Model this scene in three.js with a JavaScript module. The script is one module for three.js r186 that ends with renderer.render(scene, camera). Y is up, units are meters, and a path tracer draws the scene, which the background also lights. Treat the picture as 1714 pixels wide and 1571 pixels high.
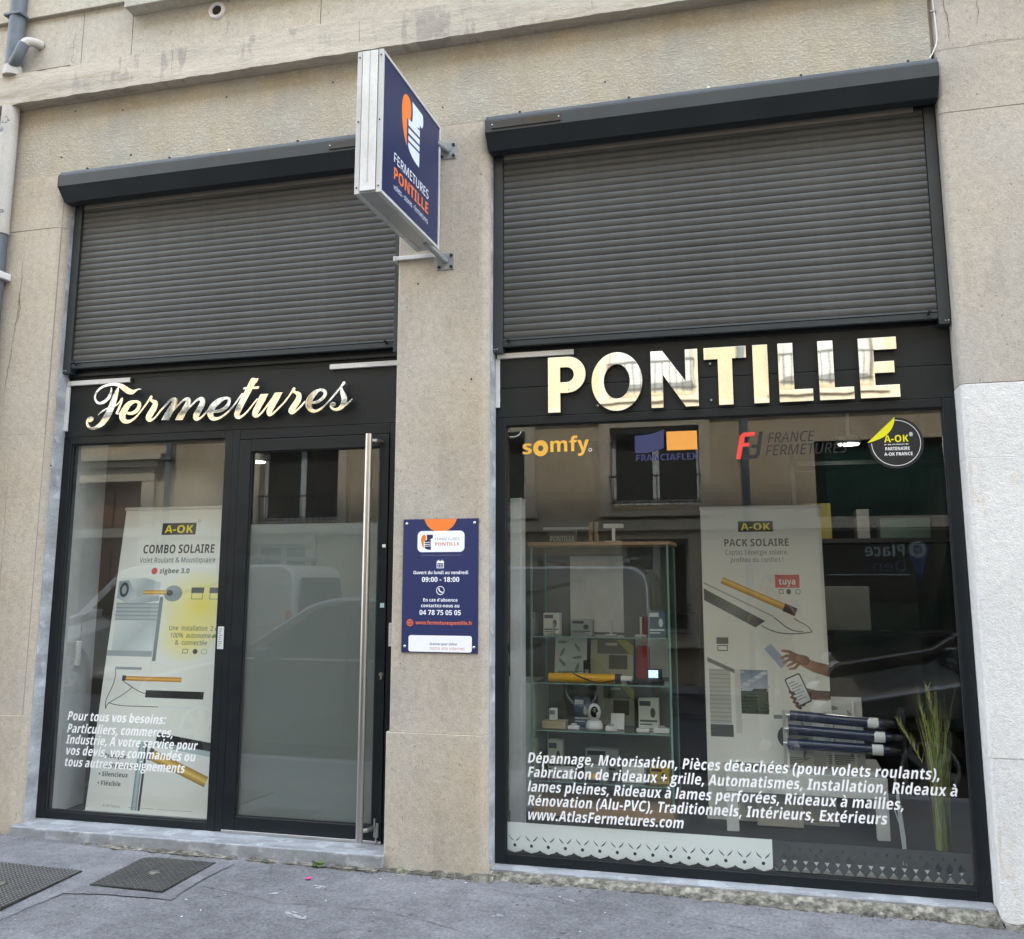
import * as THREE from 'three';
import { FontLoader } from 'three/addons/loaders/FontLoader.js';
import { MarchingCubes } from 'three/addons/objects/MarchingCubes.js';
import { mergeGeometries as mergeGeo, toCreasedNormals } from 'three/addons/utils/BufferGeometryUtils.js';
import { RoundedBoxGeometry } from 'three/addons/geometries/RoundedBoxGeometry.js';
import { RectAreaLightUniformsLib } from 'three/addons/lights/RectAreaLightUniformsLib.js';
RectAreaLightUniformsLib.init();

// ---------------------------------------------------------------- camera, sky, sun, exposure
const scene = new THREE.Scene();
const camera = new THREE.PerspectiveCamera(52.754, 1714 / 1571, 0.02, 200);
camera.position.set(4.0925, 1.3505, 4.8431);
{
  const yaw = -15.0282 * Math.PI / 180, pitch = 9.2973 * Math.PI / 180;
  camera.lookAt(camera.position.clone().add(new THREE.Vector3(Math.sin(yaw) * Math.cos(pitch), Math.sin(pitch), -Math.cos(yaw) * Math.cos(pitch))));
}
camera.setViewOffset(1714, 1571, 0, 75, 1714, 1571);

const renderer = new THREE.WebGLRenderer({ antialias: true });
renderer.toneMapping = THREE.LinearToneMapping;
renderer.toneMappingExposure = 2.42;
renderer.shadowMap.enabled = true;

{ // bright hazy summer sky, the same all round
  const W = 256, H = 128, data = new Float32Array(W * H * 4);
  for (let r = 0; r < H; r++) {
    const up = Math.max(0, Math.sin(((r + 0.5) / H - 0.5) * Math.PI)), k = Math.pow(1 - up, 2.2);
    for (let c = 0; c < W; c++) {
      const o = (r * W + c) * 4;
      data[o] = 1.75 + 0.95 * k; data[o + 1] = 2.05 + 0.72 * k; data[o + 2] = 2.50 + 0.30 * k; data[o + 3] = 1;
    }
  }
  const t = new THREE.DataTexture(data, W, H, THREE.RGBAFormat, THREE.FloatType);
  t.mapping = THREE.EquirectangularReflectionMapping; t.magFilter = t.minFilter = THREE.LinearFilter; t.needsUpdate = true;
  scene.background = t; scene.environment = t;
}
// the sun stands behind the shop's own building and lights the far side of the street
const sun = new THREE.DirectionalLight(new THREE.Color(1, 0.93, 0.82), 4.0);
sun.position.set(6, 40, -21); sun.target.position.set(2, 0, 5);
sun.castShadow = true; sun.shadow.radius = 2; sun.shadow.mapSize.set(4096, 4096);
Object.assign(sun.shadow.camera, { left: -25, right: 25, top: 30, bottom: -30, near: 1, far: 90 });
scene.add(sun, sun.target);

// ---------------------------------------------------------------- helpers
function mergeGeometries(list, groups) { return mergeGeo(list.map((g) => { const q = g.index ? g.toNonIndexed() : g; for (const k of Object.keys(q.attributes)) if (!['position', 'normal', 'uv'].includes(k)) q.deleteAttribute(k); if (!q.attributes.normal) q.computeVertexNormals(); return q; }), groups); }
let seed = 12345;
const rnd = () => { seed = (seed * 1664525 + 1013904223) >>> 0; return seed / 4294967296; };
const rr = (a, b) => a + (b - a) * rnd();
const taken = {};
function numbered(n) { const k = taken[n] = (taken[n] ?? -1) + 1; return k ? n + '_' + String(k).padStart(3, '0') : n; }
const V3 = (x, y, z) => new THREE.Vector3(x, y, z);
function uvm(g) { // uv in metres from positions, by the way each face points
  if (!g.attributes.normal) g.computeVertexNormals();
  const p = g.attributes.position, n = g.attributes.normal, uv = new Float32Array(p.count * 2);
  for (let i = 0; i < p.count; i++) {
    const ax = Math.abs(n.getX(i)), ay = Math.abs(n.getY(i)), az = Math.abs(n.getZ(i));
    if (ay > ax && ay > az) { uv[2 * i] = p.getX(i); uv[2 * i + 1] = p.getZ(i); }
    else if (ax > az) { uv[2 * i] = p.getZ(i) + 0.37; uv[2 * i + 1] = p.getY(i); }
    else { uv[2 * i] = p.getX(i); uv[2 * i + 1] = p.getY(i); }
  }
  g.setAttribute('uv', new THREE.BufferAttribute(uv, 2));
  return g;
}
function shade(m) { m.castShadow = true; m.receiveShadow = true; return m; }
function tag(o, label, category, group, kind) {
  if (label) o.userData.label = label;
  if (category) o.userData.category = category;
  if (group) o.userData.group = group;
  if (kind) o.userData.kind = kind;
  return o;
}
function thing(name, label, category, pos = [0, 0, 0], group) {
  const g = new THREE.Group(); g.name = numbered(name); g.position.set(...pos); g.userData.base = undefined; delete g.userData.base;
  scene.add(tag(g, label, category, group)); return g;
}
// a part whose geometry is written in world metres; it is moved into its parent's own axes
function part(parent, name, geo, mat, keepUV) {
  if (!keepUV) uvm(geo);
  const o = V3(0, 0, 0); for (let q = parent; q && q !== scene; q = q.parent) o.add(q.position);
  geo.translate(-o.x, -o.y, -o.z);
  const m = shade(new THREE.Mesh(geo, mat)); m.name = name; parent.add(m); return m;
}
function lone(name, geo, mat, label, category, group, kind, keepUV) { // a thing of one mesh, its origin at its base
  if (!keepUV) uvm(geo);
  geo.computeBoundingBox(); const b = geo.boundingBox, c = V3((b.min.x + b.max.x) / 2, b.min.y, (b.min.z + b.max.z) / 2);
  geo.translate(-c.x, -c.y, -c.z);
  const m = shade(new THREE.Mesh(geo, mat)); m.name = numbered(name); m.position.copy(c);
  scene.add(tag(m, label, category, group, kind)); return m;
}
const struct = (name, geo, mat, keepUV) => lone(name, geo, mat, null, null, null, 'structure', keepUV);
function bx(x0, x1, y0, y1, z0, z1, r = 0, seg = 2) {
  const w = x1 - x0, h = y1 - y0, d = z1 - z0, g = r > 0 ? new RoundedBoxGeometry(w, h, d, seg, Math.min(r, w / 2.01, h / 2.01, d / 2.01)) : new THREE.BoxGeometry(w, h, d);
  return g.translate((x0 + x1) / 2, (y0 + y1) / 2, (z0 + z1) / 2);
}
function cyl(a, b, r0, r1 = r0, seg = 16, open = false) {
  const A = V3(...a), B = V3(...b), d = B.clone().sub(A), g = new THREE.CylinderGeometry(r1, r0, d.length(), seg, 1, open);
  g.applyQuaternion(new THREE.Quaternion().setFromUnitVectors(V3(0, 1, 0), d.normalize()));
  return g.translate((a[0] + b[0]) / 2, (a[1] + b[1]) / 2, (a[2] + b[2]) / 2);
}
function tube(pts, r, seg = 24, rad = 8) { return new THREE.TubeGeometry(new THREE.CatmullRomCurve3(pts.map((p) => V3(...p))), seg, r, rad, false); }
const poly = (pts) => new THREE.Shape(pts.map((p) => new THREE.Vector2(p[0], p[1])));
function ext(shape, d, bevel = 0, curve = 12) { return new THREE.ExtrudeGeometry(shape, { depth: d, bevelEnabled: bevel > 0, bevelThickness: bevel, bevelSize: bevel, bevelOffset: -bevel, bevelSegments: 2, curveSegments: curve }); }
function alongX(zy, x0, x1, bevel = 0) { // profile given as (z, y), drawn out from x0 to x1
  const g = ext(poly(zy.map(([z, y]) => [-z, y])), x1 - x0 - 2 * bevel, bevel);
  return g.rotateY(Math.PI / 2).translate(x0 + bevel, 0, 0);
}
function alongY(xz, y0, y1, bevel = 0) { // plan given as (x, z), drawn up from y0 to y1
  const g = ext(poly(xz.map(([x, z]) => [x, -z])), y1 - y0 - 2 * bevel, bevel, 6);
  return g.rotateX(-Math.PI / 2).translate(0, y0 + bevel, 0);
}
function rectPlane(x0, x1, y0, y1, z) { return new THREE.PlaneGeometry(x1 - x0, y1 - y0).translate((x0 + x1) / 2, (y0 + y1) / 2, z); }

// ---------------------------------------------------------------- procedural textures
function hash(x, y, s) { let h = Math.imul(x, 374761393) ^ Math.imul(y, 668265263) ^ Math.imul(s, 2147483647 ^ 0x5bd1e995); h = Math.imul(h ^ (h >>> 13), 1274126177); return ((h ^ (h >>> 16)) >>> 0) / 4294967296; }
function vnoise(u, v, n, s, m = n) { // periodic value noise, n by m cells
  const x = u * n, y = v * m, ix = Math.floor(x), iy = Math.floor(y), fx = x - ix, fy = y - iy, a = fx * fx * (3 - 2 * fx), b = fy * fy * (3 - 2 * fy);
  const x0 = ((ix % n) + n) % n, x1 = (x0 + 1) % n, y0 = ((iy % m) + m) % m, y1 = (y0 + 1) % m;
  const p = hash(x0, y0, s), q = hash(x1, y0, s), r = hash(x0, y1, s), t = hash(x1, y1, s);
  return p + (q - p) * a + (r - p) * b + (p - q - r + t) * a * b;
}
function fbm(u, v, n, oct, s, sx = 1) { let f = 0, a = 0.5, w = 0; for (let i = 0; i < oct; i++, n *= 2, a *= 0.55) { f += a * vnoise(u, v, n, s + i, Math.max(1, Math.round(n * sx))); w += a; } return f / w; }
function tex(size, fn, srgb, w = size) {
  const d = new Uint8Array(w * size * 4);
  for (let y = 0; y < size; y++) for (let x = 0; x < w; x++) {
    const c = fn(x / w, y / size), o = (y * w + x) * 4;
    if (typeof c === 'number') d[o] = d[o + 1] = d[o + 2] = Math.max(0, Math.min(255, c * 255));
    else for (let k = 0; k < 3; k++) d[o + k] = Math.max(0, Math.min(255, c[k] * 255));
    d[o + 3] = 255;
  }
  const t = new THREE.DataTexture(d, w, size); t.wrapS = t.wrapT = THREE.RepeatWrapping; t.magFilter = THREE.LinearFilter; t.minFilter = THREE.LinearMipmapLinearFilter; t.generateMipmaps = true;
  if (srgb) t.colorSpace = THREE.SRGBColorSpace; t.needsUpdate = true; return t;
}
const per = (t, m, my = m) => { const c = t.clone(); c.repeat.set(1 / m, 1 / my); c.needsUpdate = true; return c; }; // a copy that spans m metres
const sst = (a, b, x) => { const t = Math.max(0, Math.min(1, (x - a) / (b - a))); return t * t * (3 - 2 * t); };
const grey = (k, tint = [1, 1, 1]) => tint.map((t) => k * t);
function canvasTex(w, h, draw) {
  const c = document.createElement('canvas'); c.width = w; c.height = h; draw(c.getContext('2d'), w, h);
  const t = new THREE.CanvasTexture(c); t.colorSpace = THREE.SRGBColorSpace; return t;
}
// stone: sandy grain, pits, blotches and fine hair marks
const stoneField = (u, v) => { const g = vnoise(u, v, 420, 3), m = fbm(u, v, 85, 3, 9), l = fbm(u, v, 3, 5, 21), st = sst(0.57, 0.70, fbm(u, v, 30, 4, 33, 0.16)) * sst(0.46, 0.62, fbm(u, v, 4, 3, 35)), pit = sst(0.83, 0.93, fbm(u, v, 150, 2, 31)); return { g, m, l, pit, st }; };
const T = {};
T.stone = tex(1024, (u, v) => { const { g, m, l, pit, st } = stoneField(u, v), k = 0.87 + 0.09 * (g - 0.5) + 0.09 * (m - 0.5) + 0.13 * (l - 0.5) - 0.20 * pit - 0.035 * st, w = (fbm(u, v, 5, 3, 77) - 0.5) * 0.045; return [k + w, k, k - w * 1.4]; }, true);
T.stoneBump = tex(1024, (u, v) => { const { g, m, pit } = stoneField(u, v); return 0.5 + 0.35 * (g - 0.5) + 0.4 * (m - 0.5) - 0.35 * pit; });
// roughcast: short raking ridges thrown on by hand
const castField = (u, v) => { const a = fbm(u + 0.03 * fbm(u, v, 20, 2, 3), v + 0.015 * fbm(u, v, 14, 2, 7), 60, 3, 51, 1.7), b = fbm(u, v, 110, 3, 61, 1.3); return 0.62 * Math.abs(a - 0.5) * 2 + 0.38 * b; };
T.cast = tex(1024, (u, v) => { const r = castField(u, v), l = fbm(u, v, 3, 4, 71), s = fbm(u, v, 9, 3, 78, 0.3), k = 0.84 + 0.16 * (r - 0.4) + 0.18 * (l - 0.5) + 0.10 * (s - 0.5) + 0.05 * (vnoise(u, v, 380, 5) - 0.5), w = (fbm(u, v, 4, 3, 88) - 0.5) * 0.09; return [k + w, k + 0.005, k - w * 1.3]; }, true);
T.castBump = tex(1024, (u, v) => castField(u, v));
T.white = tex(1024, (u, v) => { const st = sst(0.60, 0.72, fbm(u, v, 26, 4, 17, 0.3)) * sst(0.48, 0.64, fbm(u, v, 4, 3, 19)), k = 0.945 + 0.07 * (vnoise(u, v, 400, 2) - 0.5) + 0.08 * (fbm(u, v, 80, 3, 12) - 0.5) + 0.06 * (fbm(u, v, 4, 3, 14) - 0.5) - 0.03 * st; return [k, k * (1 - 0.02 * st), k * (1 - 0.05 * st)]; }, true);
// pavement: asphalt of fine chippings with paler and darker patches and specks
T.asphalt = tex(1024, (u, v) => {
  const g = vnoise(u, v, 500, 8), h = vnoise(u, v, 170, 18), c = vnoise(u, v, 140, 19), l = fbm(u, v, 4, 4, 28), m = fbm(u, v, 20, 3, 38);
  let k = 0.72 + 0.15 * (g - 0.5) + 0.15 * (h - 0.5) + 0.26 * (l - 0.5) + 0.16 * (m - 0.5); if (c > 0.86) k += 0.14 * (c - 0.86) / 0.14; if (c < 0.08) k -= 0.18;
  return [k * 0.985, k, k * 1.03];
}, true);
T.asphaltBump = tex(1024, (u, v) => 0.5 * vnoise(u, v, 170, 18) + 0.5 * vnoise(u, v, 140, 19));
// rubble and worn concrete
T.rubble = tex(512, (u, v) => { const a = fbm(u, v, 24, 4, 91), b = fbm(u, v, 5, 3, 94), k = 0.62 + 0.75 * (a - 0.5) + 0.4 * (b - 0.5); return [k * 1.01, k, k * 0.94]; }, true);
T.rubbleBump = tex(512, (u, v) => fbm(u, v, 18, 5, 91));
T.slab = tex(512, (u, v) => { const a = fbm(u, v, 8, 4, 101, 2), b = vnoise(u, v, 220, 103), k = 0.80 + 0.32 * (a - 0.5) + 0.10 * (b - 0.5) + 0.12 * sst(0.62, 0.72, fbm(u, v, 14, 3, 109)); return [k * 0.99, k, k * 1.02]; }, true);
T.dust = tex(512, (u, v) => { const k = 0.90 + 0.16 * (fbm(u, v, 6, 4, 111) - 0.5) + 0.05 * (vnoise(u, v, 250, 113) - 0.5); return [k, k, k]; }, true);
T.streak = tex(512, (u, v) => { const a = fbm(u, v, 24, 5, 161, 0.2), b = fbm(u, v, 6, 3, 163), k = 0.90 + 0.10 * (a - 0.5) + 0.14 * (b - 0.5) + 0.04 * sst(0.62, 0.74, fbm(u, v, 60, 2, 165, 0.15)); return [k, k * 0.995, k * 0.98]; }, true);
T.dustRough = tex(512, (u, v) => 0.78 + 0.5 * (fbm(u, v, 10, 4, 121) - 0.5));
T.wave = tex(256, (u, v) => fbm(u, v, 3, 3, 131));
// the long beam: flaking paint, run-off streaks and bare patches (2.4 m of it)
T.beam = tex(256, (u, v) => {
  const streak = sst(0.56, 0.72, fbm(u, v, 110, 3, 141, 0.03)) * sst(0.45, 0.7, fbm(u, v, 5, 2, 143, 0.3)), flake = sst(0.60, 0.66, fbm(u, v, 22, 4, 147)) * sst(0.5, 0.62, fbm(u, v, 4, 2, 149)), g = vnoise(u, v, 300, 4), l = fbm(u, v, 6, 4, 151);
  const k = 0.86 + 0.06 * (g - 0.5) + 0.22 * (l - 0.5) + 0.10 * (fbm(u, v, 70, 2, 152) - 0.5) - 0.10 * streak - 0.07 * flake; return [k + 0.01 * flake, k, k + 0.015 * streak - 0.03 * flake];
}, true, 2048);
const M = {};
const std = (name, color, o = {}) => { const m = new THREE.MeshPhysicalMaterial({ roughness: 0.8, ...o }); m.color = Array.isArray(color) ? new THREE.Color().setRGB(...color) : new THREE.Color(color); m.name = name; return (M[name] = m); };
const stoneMat = (name, color, o = {}) => std(name, color, { map: per(T.stone, 1.9), bumpMap: per(T.stoneBump, 1.9), bumpScale: 0.0020, roughness: 0.95, ...o });
stoneMat('stone', [0.645, 0.560, 0.445]); stoneMat('stone_b', [0.630, 0.552, 0.445]); stoneMat('stone_grey', [0.600, 0.542, 0.458]);
std('roughcast', [0.61, 0.54, 0.43], { map: per(T.cast, 1.15), bumpMap: per(T.castBump, 1.15), bumpScale: 0.0045, roughness: 0.96 });
std('white_stone', [0.80, 0.785, 0.76], { map: per(T.white, 1.6), bumpMap: per(T.stoneBump, 1.3), bumpScale: 0.004, roughness: 0.9 });
std('beam_paint', [0.63, 0.57, 0.47], { map: per(T.beam, 4.8, 0.6), bumpMap: per(T.stoneBump, 1.9), bumpScale: 0.004, roughness: 0.92 });
std('mortar', [0.30, 0.26, 0.21], { roughness: 1 });
std('upper_render', [0.62, 0.565, 0.465], { map: per(T.stone, 2.6), bumpMap: per(T.stoneBump, 2.6), bumpScale: 0.002, roughness: 0.94 });
std('asphalt', [0.292, 0.280, 0.271], { map: per(T.asphalt, 1.6), bumpMap: per(T.asphaltBump, 1.6), bumpScale: 0.003, roughness: 0.92 });
std('road', [0.12, 0.12, 0.125], { map: per(T.asphalt, 1.9), bumpMap: per(T.asphaltBump, 1.9), bumpScale: 0.004, roughness: 0.9 });
std('slab_stone', [0.44, 0.44, 0.44], { map: per(T.slab, 0.9), bumpMap: per(T.stoneBump, 1.2), bumpScale: 0.002, roughness: 0.7 });
std('rubble', [0.43, 0.405, 0.37], { map: per(T.rubble, 0.5), bumpMap: per(T.rubbleBump, 0.5), bumpScale: 0.02, roughness: 1 });
const metal = (name, color, o = {}) => std(name, color, { map: per(T.dust, 1.1), roughnessMap: per(T.dustRough, 0.8), ...o });
metal('anthracite', [0.034, 0.042, 0.046], { roughness: 0.55 });
metal('frame_black', [0.011, 0.0145, 0.0175], { roughness: 0.5, specularIntensity: 0.7 });
metal('fascia', [0.0145, 0.0175, 0.0185], { roughness: 0.6, specularIntensity: 0.7 });
metal('slat_grey', [0.074, 0.076, 0.074], { roughness: 0.55, map: per(T.streak, 1.3, 0.4) }); metal('slat_grey_b', [0.079, 0.080, 0.077], { roughness: 0.58, map: per(T.streak, 1.3, 0.4) }); metal('slat_grey_c', [0.070, 0.073, 0.072], { roughness: 0.52, map: per(T.streak, 1.3, 0.4) });
metal('white_pvc', [0.86, 0.85, 0.83], { roughness: 0.5 });
std('steel', [0.62, 0.60, 0.57], { metalness: 1, roughness: 0.34, anisotropy: 0.4 });
std('galvanised', [0.40, 0.42, 0.42], { metalness: 0.6, roughness: 0.55, map: per(T.dust, 0.2) });
std('gold', [0.975, 0.945, 0.855], { metalness: 1, roughness: 0.025, bumpMap: per(T.wave, 0.7), bumpScale: 0.0004 });
std('gold_edge', [0.60, 0.56, 0.47], { metalness: 1, roughness: 0.3 });
std('black', [0.012, 0.012, 0.013], { roughness: 0.5 });
std('rubber', [0.02, 0.02, 0.02], { roughness: 0.85 });
std('screw', [0.7, 0.7, 0.7], { metalness: 1, roughness: 0.3 });
std('glass', [0.985, 1.0, 0.992], { roughness: 0, transmission: 1, thickness: 0, ior: 1.60 });
std('frosted', [0.19, 0.21, 0.198], { roughness: 1, transmission: 0.25, thickness: 0 });
std('vinyl_white', [0.93, 0.93, 0.93], { roughness: 0.6 });

const font = await new FontLoader().loadAsync('fonts/droid/droid_sans_bold.typeface.json');
const fontR = await new FontLoader().loadAsync('fonts/droid/droid_sans_regular.typeface.json');
function textGeo(text, x0, x1, y, size, z, { slant = 0, f = font, tilt = 0, depth = 0 } = {}) { // fitted from x0 to x1, its baseline at y
  const sh = f.generateShapes(text, size), g = depth ? ext(sh, depth, 0, 5) : new THREE.ShapeGeometry(sh, 5);
  g.computeBoundingBox(); const b = g.boundingBox, k = (x1 - x0 - slant * size * 0.72) / (b.max.x - b.min.x), p = g.attributes.position;
  for (let i = 0; i < p.count; i++) { const X = (p.getX(i) - b.min.x) * k, Y = p.getY(i); p.setXYZ(i, x0 + X + slant * Y, y + Y + tilt * X, z + p.getZ(i)); }
  return g;
}
function textWords(parent, text, x0, x1, y, size, z, o, mat) { // one line as a group, each word a mesh
  const f = o.f ?? font, adv = (t) => [...t].reduce((w, c) => w + (f.data.glyphs[c] ?? f.data.glyphs['?']).ha, 0) * size / f.data.resolution, sl = (o.slant ?? 0) * size * 0.72, k = (x1 - x0 - sl) / adv(text);
  const line = new THREE.Group(); line.name = 'text_line'; parent.add(line); let at = 0;
  for (const w of text.split(' ')) {
    const g = new THREE.ShapeGeometry(f.generateShapes(w, size), 5), p = g.attributes.position;
    for (let i = 0; i < p.count; i++) { const X = (p.getX(i) + at) * k, Y = p.getY(i); p.setXYZ(i, x0 + X + (o.slant ?? 0) * Y, y + Y + (o.tilt ?? 0) * X, z); }
    part(line, 'word', g, mat); at += adv(w + ' ');
  }
}

// ---------------------------------------------------------------- ground, pavement and road
const groundY = (x, z) => -0.055 - 0.008 * x - 0.012 * z;
function sheet(x0, x1, z0, z1, y, nx = 2, nz = 2) { // a ground sheet of small cells; y(x, z)
  const g = new THREE.PlaneGeometry(x1 - x0, z1 - z0, nx, nz).rotateX(-Math.PI / 2).translate((x0 + x1) / 2, 0, (z0 + z1) / 2), p = g.attributes.position;
  for (let i = 0; i < p.count; i++) p.setY(i, y(p.getX(i), p.getZ(i)));
  g.computeVertexNormals(); return g;
}
const bumpy = (x, z) => groundY(x, z) + 0.006 * (Math.sin(x * 3.1 + z * 2.2) * Math.sin(z * 4.3 - x) * 0.5);
struct('pavement', sheet(-14, 18, -0.05, 2.35, bumpy, 160, 24), M.asphalt);
struct('road', sheet(-60, 64, 2.3, 60, (x, z) => -0.245 - 0.008 * x - (z > 9 ? 0 : 0.004 * z), 8, 24), M.road);
struct('kerb', (() => { const g = bx(-14, 18, -0.30, 0, 2.352, 2.50, 0.02); const p = g.attributes.position; for (let i = 0; i < p.count; i++) p.setY(i, p.getY(i) - 0.082 - 0.008 * p.getX(i)); return g; })(), M.slab_stone);
struct('far_pavement', (() => { const g = bx(-14, 18, -0.4, 0, 8.6, 9.62, 0.01); const p = g.attributes.position; for (let i = 0; i < p.count; i++) p.setY(i, p.getY(i) - 0.15 - 0.008 * p.getX(i)); return g; })(), M.asphalt);
struct('ground', sheet(-80, 90, -60, 80, () => -0.9, 4, 4), M.road);

// ---------------------------------------------------------------- the building that holds the shop
const ZS = 0.15, xA = -0.055, xB = 2.18, xC = 2.70, xD = 4.985;
std('reveal_grey', [0.60, 0.62, 0.62], { map: per(T.slab, 1.1), bumpMap: per(T.stoneBump, 1.2), bumpScale: 0.002, roughness: 0.9 });
const building = thing('shop_building', 'beige stone and roughcast building with the shop on its ground floor', 'building', [2.4, -0.3, 0]);
function plan(x0, x1, rl, rr_, z0 = -0.28, z1 = ZS) { // pillar plan with rounded front corners
  const pts = [[x0, z0], [x1, z0]], arc = (cx, cz, r, a0, a1) => { for (let k = 0; k <= 8; k++) { const a = a0 + (a1 - a0) * k / 8; pts.push([cx + r * Math.cos(a), cz + r * Math.sin(a)]); } };
  if (rr_) arc(x1 - rr_, z1 - rr_, rr_, 0, Math.PI / 2); else pts.push([x1, z1]);
  if (rl) arc(x0 + rl, z1 - rl, rl, Math.PI / 2, Math.PI); else pts.push([x0, z1]);
  return pts;
}
function pillar(x0, x1, rl, r2, ys, mats, foot = 0) {
  ys.slice(0, -1).forEach((y, i) => part(building, 'stone_block', alongY(plan(x0 - (foot && !i ? foot : 0), x1 + (foot && !i ? 0.002 : 0), rl, r2, -0.28, ZS + (foot && !i ? 0.012 : i % 2 ? 0.001 : -0.0008)), y + 0.0005, ys[i + 1] - 0.0005, 0.0018), mats[i % mats.length]));
  part(building, 'mortar_core', bx(x0 + 0.02, x1 - 0.02, ys[0] + 0.01, ys.at(-1) - 0.01, -0.26, ZS - 0.012), M.mortar);
}
pillar(-3.6, xA, 0, 0.06, [-0.3, 0.583, 2.215, 3.515, 3.8605], [M.stone, M.stone_b, M.stone, M.stone_b], 0.004);
pillar(xB, xC, 0.016, 0.05, [-0.3, 0.584, 3.855], [M.stone, M.stone_b], 0.014);
pillar(xD, 8.6, 0.022, 0, [-0.3, 0.584, 1.90, 2.245], [M.white_stone]);
pillar(xD + 0.0005, 8.6, 0.026, 0, [2.2465, 3.589, 3.919, 5.6], [M.stone_grey]);
// roughcast lintel over the two openings, a little uneven
part(building, 'lintel', (() => {
  const g = new THREE.BoxGeometry(xD - 0.016 + 3.6, 5.6 - 3.862, 0.43, 120, 44, 1).translate((xD - 0.016 - 3.6) / 2, (5.6 + 3.862) / 2, ZS - 0.215), p = g.attributes.position;
  for (let i = 0; i < p.count; i++) if (p.getZ(i) > 0.1) p.setZ(i, p.getZ(i) - 0.0015 + 0.003 * Math.sin(p.getX(i) * 2.1) * Math.sin(p.getY(i) * 3.3 + 1) + 0.0015 * (rnd() - 0.5));
  g.computeVertexNormals(); return g;
})(), M.roughcast);
part(building, 'lintel_core', bx(-3.5, xD - 0.1, 3.66, 3.861, -0.30, ZS - 0.1), M.mortar);
part(building, 'reveal_strip', bx(xA - 0.001, xA + 0.0022, 0.001, 3.64, 0.002, 0.092), M.reveal_grey);  // thin strips of paler, cooler grey along the right-facing reveals
part(building, 'reveal_strip', bx(xC - 0.001, xC + 0.0022, -0.04, 3.64, 0.002, 0.102), M.reveal_grey);
part(building, 'lintel_strip', bx(xB - 0.06, xC + 0.03, 3.8555, 3.8615, -0.2, ZS - 0.003), M.mortar);
// the string course
part(building, 'string_course', (() => {
  const g = new THREE.BoxGeometry(12.4, 0.205, 0.16, 240, 4, 2).translate(-3.8 + 6.2, 4.4375, 0.163), p = g.attributes.position;
  for (let i = 0; i < p.count; i++) { const x = p.getX(i), k = Math.sin(x * 23) * Math.sin(x * 7.7 + 1) + 0.5 * Math.sin(x * 61); if (p.getZ(i) > 0.2) { p.setZ(i, p.getZ(i) + 0.001 * k); if (p.getY(i) < 4.34 || p.getY(i) > 4.53) p.setY(i, p.getY(i) + 0.0022 * k + 0.002 * (rnd() - 0.5)); } }
  g.computeVertexNormals(); return toCreasedNormals(g, 0.7);
})(), M.beam_paint);
// upper wall with its plinth course and the window apron above the door
[[-3.6, -0.01], [-0.006, 0.36], [0.364, 1.66], [1.664, 3.2]].forEach(([a, b]) => part(building, 'render_panel', bx(a, b, 4.54, 4.955, 0.152, 0.166, 0.002, 1), M.upper_render));
part(building, 'upper_course', bx(-3.6, 0.36, 4.955, 5.6, 0.152, 0.195, 0.004, 1), M.upper_render);
part(building, 'window_apron', bx(0.362, 3.4, 4.862, 5.6, 0.152, 0.262, 0.006, 1), M.upper_render);
part(building, 'upper_storeys', bx(-12, 16, 5.6, 17, -9, 0.15), M.upper_render);
part(building, 'left_wing', bx(-12, -3.6, -0.4, 5.6, -9, 0.15), M.upper_render);
part(building, 'right_wing', bx(8.6, 16, -0.4, 5.6, -9, 0.15), M.upper_render);
part(building, 'rear_block', bx(-3.6, 8.6, -0.4, 5.6, -9, -5.2), M.upper_render);
part(building, 'inner_block', bx(-3.6, -0.6, -0.4, 5.6, -5.2, -0.28), M.upper_render);
part(building, 'inner_block', bx(5.6, 8.6, -0.4, 5.6, -5.2, -0.28), M.upper_render);
part(building, 'floor_slab', bx(-0.6, 5.6, 3.0, 5.6, -5.2, -0.30), M.upper_render);
{ // the old lamp socket or vent under the apron
  const v = part(building, 'vent_rim', new THREE.TorusGeometry(0.044, 0.013, 10, 28).translate(0.962, 4.800, 0.168), M.white_pvc);
  part(v, 'vent_plug', cyl([0.962, 4.800, 0.150], [0.962, 4.800, 0.170], 0.038, 0.036, 24), M.rubber);
}

// ---------------------------------------------------------------- sills
{
  const s = thing('door_sill', 'worn pale grey stone sill under the shop door and left window', 'sill', [1.06, -0.12, 0.05]);
  part(s, 'slab', bx(xA - 0.005, xB - 0.003, -0.12, -0.004, -0.2, 0.185, 0.010), M.slab_stone);
  const g = new THREE.BoxGeometry(2.2, 0.05, 0.09, 110, 3, 4).translate(1.06, -0.082, 0.205), p = g.attributes.position;
  for (let i = 0; i < p.count; i++) { const x = p.getX(i), n = Math.sin(x * 13) + Math.sin(x * 29 + 1) + Math.sin(x * 57), w = Math.max(0, Math.sin(x * 2.6 - 0.8)); if (p.getZ(i) > 0.17) p.setXYZ(i, x, p.getY(i) + (p.getY(i) > -0.08 ? 0.003 * n - 0.010 + 0.010 * w : 0), p.getZ(i) + (p.getZ(i) > 0.24 ? 0.008 * n - 0.022 + 0.026 * w : 0)); }
  g.computeVertexNormals(); part(s, 'rubble_footing', g, M.rubble);
}
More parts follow.
